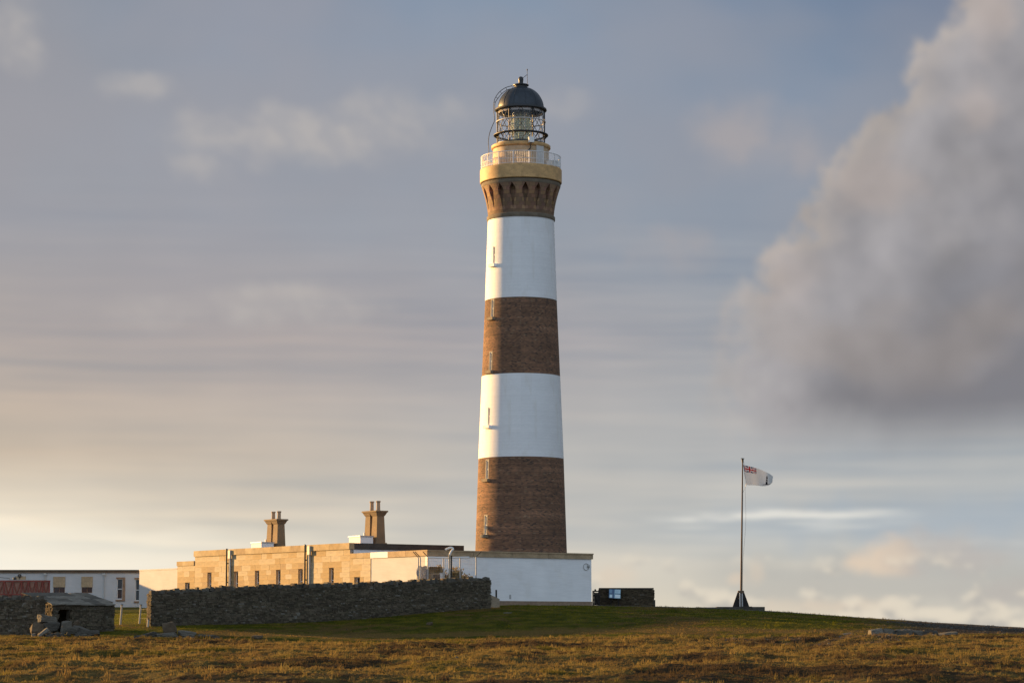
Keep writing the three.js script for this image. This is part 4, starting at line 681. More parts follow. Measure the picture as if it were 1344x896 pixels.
function rockGeo(seed) {   // split flagstone: an uneven many-sided block with a rough, pitted surface
  const g = new THREE.IcosahedronGeometry(1, 6), p = g.attributes.position, v = new THREE.Vector3(), r = rng(seed * 31 + 5), pl = [], o = seed * 3.7;
  for (const a of [[1, 0, 0], [-1, 0, 0], [0, 1, 0], [0, -1, 0], [0, 0, 1], [0, 0, -1]]) pl.push(new THREE.Vector3(a[0] + (r() - 0.5) * 0.7, a[1] + (r() - 0.5) * 0.5, a[2] + (r() - 0.5) * 0.7).normalize().multiplyScalar(1 / (0.7 + r() * 0.25)));
  for (let i = 0; i < 8; i++) pl.push(new THREE.Vector3(r() - 0.5, r() - 0.5, r() - 0.5).normalize().multiplyScalar(1 / (0.85 + r() * 0.22)));
  for (let i = 0; i < p.count; i++) { v.fromBufferAttribute(p, i).normalize(); let m = 1.25; for (const q of pl) { const d = v.dot(q); if (d > 0) m = Math.min(m, 1 / d); } m *= 1 + 0.05 * vn(v.x * 3 + o, v.y * 5 + v.z * 2 - o) + 0.03 * vn(v.x * 8 - o, v.y * 16 + v.z * 5); p.setXYZ(i, v.x * m, v.y * m, v.z * m); }
  g.computeVertexNormals(); return uvm(g);
}
const rockVar = [...Array(12).keys()].map((i) => rockGeo(i + 1));
let rockN = 0;
function rock(px, py, Z, wpx, hpx, label, { tilt = 0, turn = 0, depth = 0.8, mat = 0, name = 'boulder', group, v } = {}) {   // px, py: middle of the foot
  const sc = Z / F, w = wpx * sc, h = hpx * sc, x = (px - 672) / F * Z * Math.cos(PITCH), yf = P(px, py, Z).y, gy = groundY(x, -Z), y = Math.min(yf, Math.max(gy - 0.05, yf));
  const m = new THREE.Mesh(rockVar[(v ?? rockN * 5) % 12], ROCK[mat]); rockN++; m.castShadow = m.receiveShadow = true;
  m.name = numbered(name); m.position.set(x, Math.max(y, gy - 0.06) + h * 0.42, -Z); m.rotation.set(0, turn, tilt); m.scale.set(w * 0.53, h * 0.56, w * 0.53 * depth); m.userData = { label, category: name === 'boulder' ? 'boulder' : 'stone' }; if (group) m.userData.group = group; scene.add(m); return m;
}
// pile in front of the hut
rock(50, 834, 155.6, 20, 19, 'brown boulder with sunlit left face at the left end of the hut rock pile', { mat: 3, turn: 0.4 });
rock(60, 818, 156.2, 26, 12, 'big grey boulder on top of the hut rock pile, left of the doorway', { mat: 2, turn: 0.9, tilt: -0.1, v: 4 });
rock(66, 828, 155.8, 24, 13, 'dark grey boulder under the top boulder of the hut rock pile', { mat: 1, turn: 0.2, v: 2 });
rock(57, 833, 153.8, 17, 6.5, 'pale sunlit slab leaning in the hut rock pile', { mat: 4, tilt: 0.72, depth: 0.5, turn: 0.3, v: 7 });
rock(43.5, 838, 154, 6, 6, 'small pale stone at the foot of the brown boulder', { mat: 4 });
rock(68, 836, 154, 22, 5, 'flat grey stone lying along the front of the hut rock pile', { mat: 0, tilt: 0.16, v: 8 });
rock(79, 837, 153.6, 9, 7, 'rounded grey stone at the front of the hut rock pile below the doorway', { mat: 2 });
rock(86, 830, 155, 14, 17, 'upright pale grey boulder in front of the hut doorway', { mat: 2, v: 3, turn: 0.5 });
rock(97, 833, 155, 20, 12, 'mid grey boulder right of the upright one by the doorway', { mat: 0, v: 6, tilt: -0.25 });
rock(99, 821, 155.8, 12, 6, 'small brown boulder against the hut wall right of the doorway', { mat: 3, tilt: 0.6 });
rock(116, 837, 154, 34, 10, 'long low dark boulder at the right end of the hut rock pile', { mat: 1, v: 9, turn: 0.15 });
rock(108, 829, 155.3, 22, 6, 'slanting grey slab above the long dark boulder', { mat: 0, tilt: -0.3, v: 10 });
// flat pile between hut and wall
rock(222, 834, 153.2, 19, 20, 'upright orange brown boulder standing out of the flat stone pile', { mat: 3, v: 1, tilt: 0.35, depth: 0.6 });
rock(218, 839, 152.4, 30, 10, 'thick grey slab under the upright orange boulder', { mat: 2, v: 5, tilt: 0.04 });
rock(193, 840, 152.6, 30, 9, 'dark slanting slab at the left of the flat stone pile', { mat: 1, tilt: 0.2, v: 8 });
rock(178, 839, 152.6, 26, 4, 'thin dark stone at the far left tip of the flat stone pile', { mat: 1, tilt: 0.1 });
rock(245, 835, 153, 26, 8, 'pale grey slab right of the upright orange boulder', { mat: 2, tilt: -0.15, v: 2 });
rock(243, 840, 152.2, 26, 5, 'thin blue grey slab at the front of the flat stone pile', { mat: 0, tilt: 0.12, v: 11 });
rock(272, 838, 152.8, 30, 6, 'low grey stone tailing off the right of the flat stone pile', { mat: 0, tilt: -0.12, v: 6 });
rock(337, 838, 151.5, 16, 5, 'lone low brown stone right of the flat pile in the dark grass', { mat: 3, v: 3 });
rock(481, 847, 146, 6, 4, 'small pale stone on the straw coloured turf below the wall', { mat: 4, name: 'stone' });
rock(564, 820, 166, 9, 4, 'small stone in the shaded turf before the long wall', { mat: 3, name: 'stone' });
rock(666, 808, 178, 12, 2.5, 'pale flat stone in the turf before the white building', { mat: 2, name: 'stone' });
rock(320, 862, 118, 3.5, 3, 'tiny white stone on the straw turf at the lower left', { mat: 4, name: 'stone' });
// outcrop at the right
rock(1150, 837, 153, 21, 14, 'squared pale boulder with sunlit left face in the right outcrop', { mat: 4, v: 5, tilt: 0.03 });
rock(1167, 837, 153.3, 22, 13, 'grey block right of the squared pale boulder in the outcrop', { mat: 2, v: 0, tilt: -0.05, turn: 0.4 });
rock(1186, 837, 153.2, 24, 12.5, 'broad dark block in the middle of the right outcrop', { mat: 0, v: 4, tilt: 0.04, turn: 0.2 });
rock(1203, 837, 153.6, 20, 11, 'cracked grey block right of the broad dark one in the outcrop', { mat: 2, v: 2, turn: 0.7 });
rock(1220, 836.5, 153.8, 26, 10, 'sloping dark block in the right half of the outcrop', { mat: 1, v: 9, tilt: -0.12 });
rock(1243, 834.5, 154.5, 30, 5.5, 'flat pale slab at the right end of the outcrop', { mat: 2, tilt: 0.12, v: 7 });
rock(1113, 836, 153, 18, 6, 'low pale stone at the left end of the outcrop', { mat: 2, v: 8 });
rock(1129, 837, 153, 16, 4.5, 'dark flat stone between the low pale stone and the squared boulder', { mat: 1 });
rock(1136, 838, 151.6, 10, 3.5, 'small white stone in front of the squared pale boulder', { mat: 4, v: 3 });
rock(1185, 839, 151.6, 34, 3.5, 'long thin slab at the foot of the right outcrop', { mat: 2, v: 10 });
rock(1180, 847, 141, 4, 3, 'tiny white stone on the stony turf before the outcrop', { mat: 4, name: 'stone' });
rock(1146, 843, 146, 4, 3, 'tiny pale stone just below the squared boulder of the outcrop', { mat: 4, name: 'stone' });
rock(1088, 846, 142, 3, 3, 'tiny pale stone on the stony turf left of the outcrop', { mat: 4, name: 'stone' });

{ const r = rng(205);
  for (let i = 0; i < 16; i++) rock(42 + r() * 86, 834 + r() * 3, 153.4 + r() * 1.6, 5 + r() * 8, 3 + r() * 4, 'small grey rubble stone at the foot of the hut rock pile', { mat: Math.floor(r() * 4), tilt: (r() - 0.5) * 0.8, turn: r() * 6, name: 'rubble_stone', group: 'rubble of the hut rock pile' });
  for (let i = 0; i < 14; i++) rock(172 + r() * 112, 837 + r() * 4, 152 + r() * 1.4, 6 + r() * 10, 2.5 + r() * 3, 'small flat rubble stone in the low pile between hut and wall', { mat: Math.floor(r() * 4), tilt: (r() - 0.5) * 0.6, turn: r() * 6, name: 'rubble_stone', group: 'rubble of the low flat pile' });
  for (let i = 0; i < 14; i++) rock(1106 + r() * 130, 837 + r() * 3, 151.5 + r() * 1.5, 5 + r() * 12, 2.5 + r() * 4, 'small rubble stone along the foot of the right outcrop', { mat: [0, 2, 4, 1][Math.floor(r() * 4)], tilt: (r() - 0.5) * 0.6, turn: r() * 6, name: 'rubble_stone', group: 'rubble of the right outcrop' });
}
// ------------------------------------------------------------------ wire fence posts between hut and wall
for (const [px0, pt, px1, pb, Z, lab] of [[159.6, 793.5, 157.4, 820, 172, 'leaning white fence post next to the hut, left of the gap'], [184.6, 793.5, 182.4, 819, 174, 'white fence post in the middle of the gap before the white wing'], [194.5, 812, 193.4, 819.5, 167, 'short pale post stub at the end of the long stone wall']]) {
  const a = P(px0, pt, Z), b = P(px1, pb, Z); b.y = groundY(b.x, b.z) - 0.1; const T = thing('fence_post', lab, 'post', b); part(T, 'post', bar([0, 0, 0], [a.x - b.x, a.y - b.y, 0], 0.075, 8, 0.065), M.paleWood); part(T, 'cap', new THREE.CylinderGeometry(0.075, 0.08, 0.06, 8), M.woodDark, [a.x - b.x, a.y - b.y, 0]);
}
{ const T = thing('fence_wires', 'thin wires strung between the fence posts in the gap', 'wire', P(158, 800, 172)); const q = []; for (const y of [800, 806, 812]) { const a = P(149, y - 0.3, 170.5), b = P(158.6, y, 172), c = P(183.5, y - 0.5, 174), d = P(196, y - 1, 169); const o = T.position; for (const [s, e] of [[a, b], [b, c], [c, d]]) q.push(bar([s.x - o.x, s.y - o.y, s.z - o.z], [e.x - o.x, e.y - o.y, e.z - o.z], 0.003, 4)); } part(T, 'wire', join(q), M.galv); }

// ------------------------------------------------------------------ red lattice steel frame behind the left wall
{
  const Z = 214, sc = Z / F, a = P(-40, 783, Z), g0 = groundY(a.x, -Z), T = thing('red_steel_frame', 'rusty red lattice sided steel frame standing behind the left stone wall', 'frame', [a.x, g0, -Z], 0.03), x = (px) => (px + 40) * sc, y = (py) => P(0, py, Z).y - g0, yT = y(762.5), yB = y(778.5), y2 = y(784);
  const px = [-40, -30, -19, -8, 4, 15, 26.5, 35.5, 45.5, 54, 63];
  for (let i = 0; i < px.length; i++) { const short = i >= 9; part(T, 'upright', box(x(px[i]) - 0.05, x(px[i]) + 0.05, short ? yB - 0.05 : -0.1, yT - 0.05, -0.05, 0.05), M.redSteel); }
  part(T, 'top_rail', box(x(-41), x(64), yT - 0.05, yT + 0.07, -0.06, 0.06), M.redSteel); part(T, 'bottom_rail', box(x(-41), x(64), yB - 0.15, yB - 0.05, -0.055, 0.07), M.redSteel);
  for (let i = 0; i < px.length - 1; i++) { const c = (px[i] + px[i + 1]) / 2; for (const s of [0, 1]) part(T, 'brace', bar([x(px[i + s]) + (s ? -0.06 : 0.06), yT - 0.06, 0.01], [x(c), yB - 0.06, 0.01], 0.03, 5), M.redSteel); part(T, 'infill_sheet', box(x(px[i]) + 0.055, x(px[i + 1]) - 0.055, i < 8 ? y2 - 0.3 : yB - 0.05, yT - 0.055, -0.05, -0.035), M.redRust); }
  part(T, 'roof_sheet', box(x(8), x(55), yT + 0.072, yT + 0.12, -1.2, 0.05), M.galv); part(T, 'rear_leg', box(x(8), x(8) + 0.1, -0.1, yT + 0.07, -1.2, -1.1), M.redSteel); part(T, 'rear_leg', box(x(52), x(52) + 0.1, -0.1, yT + 0.07, -1.2, -1.1), M.redSteel);
  part(T, 'cowl', new THREE.SphereGeometry(0.15, 16, 10).scale(1.1, 0.9, 1), M.pipeDark, [x(16.5), yT + 0.22, -0.4]);
  part(T, 'hoop', tube([[x(-6), yT + 0.06, 0], [x(-5), yT + 0.3, 0], [x(4), yT + 0.28, 0], [x(11), yT + 0.22, 0], [x(11.5), yT + 0.08, 0]], 0.025, 24), M.pipeDark);
}

// ------------------------------------------------------------------ compound in front of the white block
{
  const zf = 186.6, T0 = onGround(590, zf), posts = [[549, 731.5, -1, 185.6], [551.6, 731.5, -1, 185.0], [561.5, 731, -1, 185.3], [582, 731.5, 0, 185.5], [603.8, 731, 0, 185.9], [625, 730.5, 1, 186.4]];
  const Fz = thing('mesh_fence', 'wire mesh security fence with angled post tops before the white building', 'fence', T0); const tops = [];
  for (const [px, py, lean, Z] of posts) { const t = P(px, py, Z), gy = groundY(t.x, t.z) - 0.1, l = [t.x - T0.x, t.y - T0.y, t.z - T0.z], p = part(Fz, 'fence_post', bar([l[0], gy - T0.y, l[2]], l, 0.045, 8), M.pipeGrey); tops.push([l, gy - T0.y]); if (lean) part(p, 'angled_arm', bar(l, [l[0] + lean * 0.38, l[1] + 0.42, l[2] + 0.1], 0.03, 6), M.pipeDark); }
  const ws = []; for (let i = 1; i < tops.length - 1; i++) { const [a, ga] = tops[i], [b, gb] = tops[i + 1], L = Math.hypot(b[0] - a[0], b[2] - a[2]), n = Math.round(L / 0.16); for (let k = 0; k < n; k++) { const t = (k + 0.5) / n; ws.push(bar([mix(a[0], b[0], t), mix(ga, gb, t) + 0.1, mix(a[2], b[2], t)], [mix(a[0], b[0], t), mix(a[1], b[1], t) - 0.02, mix(a[2], b[2], t)], 0.004, 3)); } for (let k = 1; k < 14; k++) { const t = k / 14; ws.push(bar([a[0], mix(ga, a[1], t), a[2]], [b[0], mix(gb, b[1], t), b[2]], 0.004, 3)); } }
  const wm = part(Fz, 'wire_mesh', join(ws), M.galv); wm.userData.kind = 'stuff';
  for (let i = 2; i < 5; i++) { const a = tops[i][0], b = tops[i + 1][0]; if (i < 4 || true) part(Fz, 'top_rail', bar([a[0], a[1] - 0.02, a[2]], [mix(a[0], b[0], i === 4 ? 0.55 : 1), mix(a[1], b[1], i === 4 ? 0.55 : 1) - 0.02, mix(a[2], b[2], i === 4 ? 0.55 : 1)], 0.06, 8), M.whiteTrim); }
  const lp = P(590, 731, 185.4), lg = groundY(lp.x, lp.z) - 0.1, Lp = thing('lamp_post', 'pale lamp post with a white hooked arm rising above the mesh fence', 'lamp post', [lp.x, lg, lp.z]), hy = (py) => P(590, py, 185.4).y - lg, hx = (px) => (px - 590) * 186.3 / F;
  part(Lp, 'post', bar([0, 0, 0], [0, hy(728), 0], 0.07, 10), M.paleWood); part(Lp, 'post_back', bar([0.14, 0, -0.02], [0.14, hy(729), -0.02], 0.05, 8), M.woodDark); part(Lp, 'hook_arm', tube([[hx(590), hy(728), 0], [hx(592.5), hy(723), 0], [hx(594.6), hy(720.4), 0], [hx(592.5), hy(718.6), 0], [hx(588), hy(719.6), 0], [hx(584.4), hy(721.4), 0]], 0.075, 40, 8), M.whiteTrim);
  // satellite dishes
  for (const [px, py, turn, lab, Z] of [[547, 752, 1.15, 'grey satellite dish turned edge-on beside the sunlit white wall', 186.2], [556.5, 752.5, 0.5, 'grey satellite dish facing us behind the mesh fence corner', 186.5]]) {
    const c = P(px, py, Z), gy = groundY(c.x, c.z) - 0.1, D = thing('satellite_dish', lab, 'dish', [c.x, gy, c.z], turn), y = c.y - gy, pr = []; for (let i = 0; i <= 10; i++) { const q = i / 10; pr.push([0.02 + 0.53 * q, 0.16 * q * q]); } pr.push([0.56, 0.17], [0.55, 0.12]); for (let i = 10; i >= 0; i--) { const q = i / 10; pr.push([0.02 + 0.52 * q, 0.16 * q * q - 0.02]); }
    part(D, 'reflector', revolve(pr, 36).rotateX(Math.PI / 2), M.dish, [0, y, 0.1]); part(D, 'mast', bar([0, 0, 0], [0, y, 0], 0.05, 8), M.galv); part(D, 'feed_arm', join([bar([0, y - 0.5, 0.2], [0, y - 0.1, 0.6], 0.02, 5), box(-0.05, 0.05, y - 0.14, y - 0.02, 0.55, 0.66)]), M.galv); part(D, 'bracket', bar([0, y, 0], [0, y, 0.12], 0.07, 8), M.galv);
  }
  // equipment inside: cabinet with a tan curved lid and a small white box
  const cp = onGround(571, 186.0), Cb = thing('equipment_cabinet', 'brown cabinet with a tan rounded hood inside the mesh fence', 'cabinet', cp, 0.45), ch = P(571, 752.5, 186.0).y - cp.y, ch2 = P(571, 743.5, 186.0).y - cp.y;
  part(Cb, 'body', box(-0.45, 0.5, -0.15, ch, -0.5, 0.4), M.tanBoard); part(Cb, 'hood', new THREE.CylinderGeometry(0.5, 0.5, 0.95, 24, 1, false, 0, Math.PI).rotateZ(Math.PI / 2).rotateX(-Math.PI / 2).scale(1, (ch2 - ch) / 0.5, 0.9).translate(0.02, ch + 0.002, -0.05), std([0.55, 0.40, 0.22], { map: tGrain }));
  part(Cb, 'door', box(-0.36, 0.41, 0.1, ch - 0.1, 0.402, 0.42), M.wood);
  const wp = onGround(579.8, 185.8), Wb = thing('meter_box', 'small white meter box on a post inside the mesh fence', 'box', wp, 0.3); const wy = P(579.8, 756, 185.8).y - wp.y; part(Wb, 'box', box(-0.17, 0.17, wy - 0.25, wy + 0.2, -0.1, 0.1), M.whiteTrim); part(Wb, 'post', box(-0.04, 0.04, -0.15, wy - 0.25, -0.04, 0.04), M.galv); part(Wb, 'lid', box(-0.19, 0.19, wy + 0.2, wy + 0.24, -0.12, 0.13), M.whiteTrim);
  // dry bush
  const shrub = (px, Z, wpx, hTop, seed, lab) => {
    const p = onGround(px, Z), S = thing('dry_bush', lab, 'bush', p), r = rng(seed), h = P(px, hTop, Z).y - p.y, w = wpx * Z / F, tw = [], lf = new Acc();
    for (let i = 0; i < 90; i++) { const a = r() * 6.28, q = 0.25 + 0.75 * r(), tip = [Math.cos(a) * w / 2 * q, h * (0.7 + 0.3 * r()) * (1 - 0.25 * q), Math.sin(a) * 0.5 * q]; const mid = [tip[0] * 0.4, tip[1] * 0.55, tip[2] * 0.4]; tw.push(bar([tip[0] * 0.1, -0.1, tip[2] * 0.1], mid, 0.022, 4, 0.014), bar(mid, tip, 0.014, 4, 0.006));
      for (let k = 0; k < 34; k++) { const t = 0.25 + 0.8 * r(), o = new THREE.Vector3(mix(mid[0], tip[0], t) + (r() - 0.5) * 0.34, mix(mid[1], tip[1], t) + (r() - 0.5) * 0.3, mix(mid[2], tip[2], t) + (r() - 0.5) * 0.3); const ax = new THREE.Vector3(r() - 0.5, r() - 0.5, r() - 0.5).normalize(), ay = new THREE.Vector3(r() - 0.5, r() - 0.5, r() - 0.5).cross(ax).normalize(), az = ax.clone().cross(ay); lf.box8(corners(o, ax, ay, az, 0.13, 0.06, 0.008, 0.02, r), mix3([0.26, 0.18, 0.07], [0.50, 0.36, 0.15], r())); } }
    part(S, 'stems', join(tw), M.wood); const l = part(S, 'foliage', lf.build(), std([1, 1, 1], { vertexColors: true })); l.userData.kind = 'stuff';
  };
  shrub(574, 187.0, 28, 737.5, 9, 'straw coloured dry bush behind the cabinet inside the mesh fence');
  shrub(597, 186.6, 30, 740, 5, 'tall straw coloured dry bush inside the mesh fence beside the lamp post');
  shrub(611, 186.9, 30, 750, 6, 'low straw coloured dry bush sloping to the right end of the mesh fence');
  // tan bin by the wall end
  const q = onGround(649.5, 186.2), Bn = thing('timber_bin', 'pale tan timber bin with sloping top at the end of the long wall', 'bin', q, 0.3), yl = P(643, 780.5, 186.2).y - q.y, yr = P(655, 786, 186.2).y - q.y, hw = 6.5 * 186.2 / F, s = new THREE.Shape([[-hw, -0.2], [hw, -0.2], [hw, yr], [0, (yl + yr) / 2 + 0.02], [-hw, yl]].map((p) => new THREE.Vector2(...p)));
  part(Bn, 'body', uvm(new THREE.ExtrudeGeometry(s, { depth: 0.6, bevelEnabled: false }).translate(0, 0, -0.6)), std([0.50, 0.40, 0.28], { map: tGrain }));
  for (const k of [-0.66, 0.82]) part(Bn, 'post', box(k * hw - 0.05, k * hw + 0.05, -0.2, yl + (k < 0 ? 0.44 : 0.38), -0.7, -0.602), M.woodDark);
}

// ------------------------------------------------------------------ stone block, gate and board at the right of the white block
{
  const r = rng(88), Z = 203, a = P(787.5, 796, Z), b = P(858, 796, Z), L = b.x - a.x, y0 = Math.min(groundY(a.x, a.z), groundY(b.x, b.z)) - 0.15, H = P(820, 771.3, Z).y - y0, W = thing('stone_shelter', 'dark square-cut stone shelter wall right of the white building', 'wall', [a.x, y0, a.z]);
  const acc = new Acc(), V = (x, z) => new THREE.Vector3(x, 0, z), X = new THREE.Vector3(1, 0, 0), Zv = new THREE.Vector3(0, 0, 1), c = (q) => () => q;
  faceStones(acc, V(0, 0), V(L, 0), Zv, c(H - 0.12), c(-0.1), r); faceStones(acc, V(L, 0), V(L, -1.6), X, c(H - 0.12), c(-0.1), r); faceStones(acc, V(0, -1.6), V(0, 0), X.clone().negate(), c(H - 0.12), c(-0.1), r);
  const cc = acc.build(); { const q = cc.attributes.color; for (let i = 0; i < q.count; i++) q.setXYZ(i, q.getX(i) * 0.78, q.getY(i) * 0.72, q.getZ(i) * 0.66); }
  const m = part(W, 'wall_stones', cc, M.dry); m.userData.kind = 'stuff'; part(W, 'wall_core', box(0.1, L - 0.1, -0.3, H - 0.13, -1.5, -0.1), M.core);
  for (let i = 0; i < 5; i++) part(W, 'capping_slab', box(L * i / 5 - (i ? -0.006 : 0.04), L * (i + 1) / 5 - (i < 4 ? 0.006 : -0.02), H - 0.12, H, -1.62, 0.03), ROCK[1]);
  part(W, 'buttress', box(L - 0.1, L + 0.14, -0.2, 0.72, -0.6, 0.05), ROCK[1]);
  // board with pale blue print, leaning on the wall
  const p0 = P(807, 779, Z - 0.35), cv = document.createElement('canvas'); cv.width = 256; cv.height = 192; const g = cv.getContext('2d'); g.fillStyle = '#8fb6c8'; g.fillRect(0, 0, 256, 192); g.fillStyle = '#46688a'; g.fillRect(0, 0, 120, 192); g.fillStyle = '#6d93b0'; g.fillRect(6, 8, 60, 70); g.fillStyle = '#3d5a80'; g.fillRect(66, 10, 50, 100); g.fillStyle = '#cfe6ee'; g.fillRect(14, 118, 60, 62); g.fillStyle = '#dceaf0'; g.fillRect(136, 112, 112, 70); g.fillStyle = '#34506e'; g.fillRect(128, 92, 128, 12); g.fillStyle = '#b9d6e2'; g.fillRect(136, 10, 108, 74); g.fillStyle = '#7ea3bd'; for (let i = 0; i < 4; i++) g.fillRect(144, 22 + i * 15, 60 + (i * 17) % 30, 5);
  const tx = new THREE.CanvasTexture(cv); tx.colorSpace = THREE.SRGBColorSpace; const gy = groundY(p0.x, p0.z), I = thing('information_board', 'small tilted information board with pale blue panels before the dark shelter wall', 'sign', [p0.x, gy, p0.z]);
  const w = 15 * Z / F, h = 12 * Z / F, yy = p0.y - gy, brd = new THREE.Group(); brd.name = 'panel'; brd.position.set(0, yy, 0); brd.rotation.set(-0.25, 0, -0.05); I.add(brd);
  part(brd, 'backing', box(-w / 2 - 0.03, w / 2 + 0.03, -h / 2 - 0.03, h / 2 + 0.03, -0.05, -0.004), M.woodDark); part(brd, 'print', new THREE.PlaneGeometry(w, h), new THREE.MeshStandardMaterial({ map: tx, roughness: 0.3 })); for (const k of [-0.3, 0.3]) part(I, 'leg', box(k - 0.04, k + 0.04, -0.1, yy - h / 2 + 0.1, -0.16, -0.07), M.woodDark);
  // little gate
  const ga = P(778.5, 796, Z - 1), gb = P(787, 796, Z - 0.6), gg = groundY(ga.x, ga.z), G = thing('timber_gate', 'small dark timber gate between the white building and the shelter wall', 'gate', [ga.x, gg, ga.z], -0.05), gw = gb.x - ga.x, gh = P(782, 775, Z - 1).y - gg;
  part(G, 'gate_post', box(-0.05, 0.06, -0.1, gh, -0.06, 0.06), M.woodDark); part(G, 'gate_post', box(gw - 0.08, gw + 0.02, -0.1, gh, -0.06, 0.06), M.woodDark); part(G, 'post_knob', new THREE.SphereGeometry(0.08, 10, 8), M.woodDark, [0.18, gh + 0.05, 0]);
  for (const y of [0.1, 0.42, 0.75, gh - 0.1]) part(G, 'gate_rail', box(0.06, gw - 0.08, y, y + 0.1, -0.03, 0.03), M.woodDark); part(G, 'gate_brace', bar([0.08, gh - 0.12, 0.04], [gw - 0.1, 0.15, 0.04], 0.04, 5), M.woodDark); part(G, 'infill', box(0.07, gw - 0.09, 0.05, gh - 0.15, -0.06, -0.04), M.darkStone);
}

// ------------------------------------------------------------------ flagpole with its stone footing, and the flag
{
  const Z = 202, b = P(972.9, 797.5, Z), gy = groundY(b.x, -Z), top = P(975, 607, Z), ped = P(973, 796.2, Z).y;
  const F0 = thing('stone_footing', 'low dark stone platform under the flagpole', 'platform', [b.x, gy - 0.1, -Z]), sx = (px) => (px - 972.9) * Z / F;
  const hh = ped - gy + 0.1, blocks = [912, 927, 941, 956, 971, 987, 1003.5]; for (let i = 0; i < 6; i++) { const x0 = sx(blocks[i]), x1 = sx(blocks[i + 1]), gl = groundY(b.x + (x0 + x1) / 2, -Z) - gy; part(F0, 'platform_stone', box(x0 + 0.01, x1 - 0.01, Math.min(-0.3, gl - 0.4), hh - (i < 2 ? 0.04 + i * 0.0 : 0) + (i === 4 ? 0.03 : 0), -1.3, 0.4), ROCK[1 - (i % 2)]); }
  const T = thing('flagpole', 'tall brown wooden flagpole braced by two dark sloping struts', 'flagpole', [b.x, ped + 0.002, -Z]), H = top.y - ped, lean = top.x - b.x;
  part(T, 'pole', bar([0, 0, 0], [lean, H, 0], 0.095, 12, 0.05), M.wood); const yc = P(973, 777, Z).y - ped;
  for (const s of [-1, 1]) { const g = new THREE.Shape([[s * 0.03, 0], [s * 0.57, 0], [s * 0.16, yc], [s * 0.03, yc]].map((p) => new THREE.Vector2(...p))); part(T, 'strut', uvm(new THREE.ExtrudeGeometry(g, { depth: 0.12, bevelEnabled: false }).translate(0, 0, -0.06)), M.woodDark, [s * 0.10, 0, -0.05]); part(T, 'socket_bar', box(s * 0.09 - 0.045, s * 0.09 + 0.045, 0, yc - 0.1, 0.13, 0.2), M.galv); }
  part(T, 'band', box(-0.24, 0.24, yc - 0.06, yc + 0.12, -0.13, 0.2), M.wood);
  part(T, 'truck', join([new THREE.CylinderGeometry(0.09, 0.07, 0.22, 10).translate(lean, H + 0.1, 0), new THREE.SphereGeometry(0.09, 10, 8).translate(lean, H + 0.28, 0), box(lean - 0.14, lean + 0.14, H + 0.30, H + 0.35, -0.03, 0.03)]), M.iron);
  part(T, 'halyard', tube([[lean + 0.1, H + 0.05, 0.05], [lean + 0.2, H * 0.6, 0.07], [0.18, H * 0.3, 0.07], [0.14, yc, 0.05]], 0.008, 30, 4), M.woodDark);
  // flag
  const cv = document.createElement('canvas'); cv.width = 1024; cv.height = 640; const g = cv.getContext('2d'); g.fillStyle = '#d9d6d2'; g.fillRect(0, 0, 1024, 640);
  const cw = 420, chh = 215; g.save(); g.beginPath(); g.rect(0, 0, cw, chh); g.clip(); g.fillStyle = '#1a2346'; g.fillRect(0, 0, cw, chh); const ln = (c, w, p) => { g.strokeStyle = c; g.lineWidth = w; for (const [x0, y0, x1, y1] of p) { g.beginPath(); g.moveTo(x0, y0); g.lineTo(x1, y1); g.stroke(); } }; const di = [[0, 0, cw, chh], [cw, 0, 0, chh]], cr = [[cw / 2, 0, cw / 2, chh], [0, chh / 2, cw, chh / 2]];
  ln('#dedad8', 46, di); ln('#a8262c', 16, di); ln('#dedad8', 74, cr); ln('#a8262c', 44, cr); g.restore();
  g.fillStyle = '#23222a'; g.beginPath(); g.moveTo(740, 560); g.lineTo(755, 250); g.lineTo(790, 250); g.lineTo(808, 560); g.closePath(); g.fill(); g.fillRect(740, 236, 66, 20); g.fillRect(752, 190, 42, 48); g.beginPath(); g.arc(773, 190, 24, Math.PI, 0); g.fill(); g.fillStyle = '#d9d6d2'; g.fillRect(764, 200, 18, 28); g.fillRect(762, 300, 22, 34); g.fillRect(758, 400, 30, 30); g.fillStyle = '#2c3338'; g.beginPath(); g.moveTo(610, 590); g.quadraticCurveTo(690, 548, 775, 552); g.quadraticCurveTo(870, 548, 935, 585); g.closePath(); g.fill();
  const tx = new THREE.CanvasTexture(cv); tx.colorSpace = THREE.SRGBColorSpace;
  const N = 48, K = 24, pos = [], uv = [], idx = [], at = (px, py) => [(px - 975.4) * Z / F, P(975, py, Z).y], cR = (p, t) => { const n = p.length - 1, i = Math.min(n - 1, Math.floor(t * n)), u = t * n - i; return cat(p[Math.max(0, i - 1)], p[i], p[i + 1], p[Math.min(n, i + 2)], u); };
  const tX = [975.8, 982, 989.5, 997, 1004, 1010, 1014.2], tY = [610, 611.6, 613.4, 615.6, 618.6, 621.8, 625.6], bX = [979, 984.5, 990, 996, 1002, 1008.5, 1013], bY = [636.3, 636.6, 636.8, 637.4, 638, 637.2, 633.8];
  for (let j = 0; j <= K; j++) for (let i = 0; i <= N; i++) { const u = i / N, v = j / K, A = at(cR(tX, u), cR(tY, u)), B = at(cR(bX, u), cR(bY, u)); pos.push(mix(A[0], B[0], v), mix(A[1], B[1], v), 0.10 * Math.sin(u * 7.5 + v * 1.2) * u + 0.04 * Math.sin(u * 15 - v * 2) * u + 0.25 * u * u); uv.push(u, 1 - v); if (i && j) { const a = (j - 1) * (N + 1) + i - 1, b2 = a + 1, c = a + N + 1, d = c + 1; idx.push(a, c, d, a, d, b2); } }
  const fg = new THREE.BufferGeometry(); fg.setAttribute('position', new THREE.Float32BufferAttribute(pos, 3)); fg.setAttribute('uv', new THREE.Float32BufferAttribute(uv, 2)); fg.setIndex(idx); fg.computeVertexNormals();
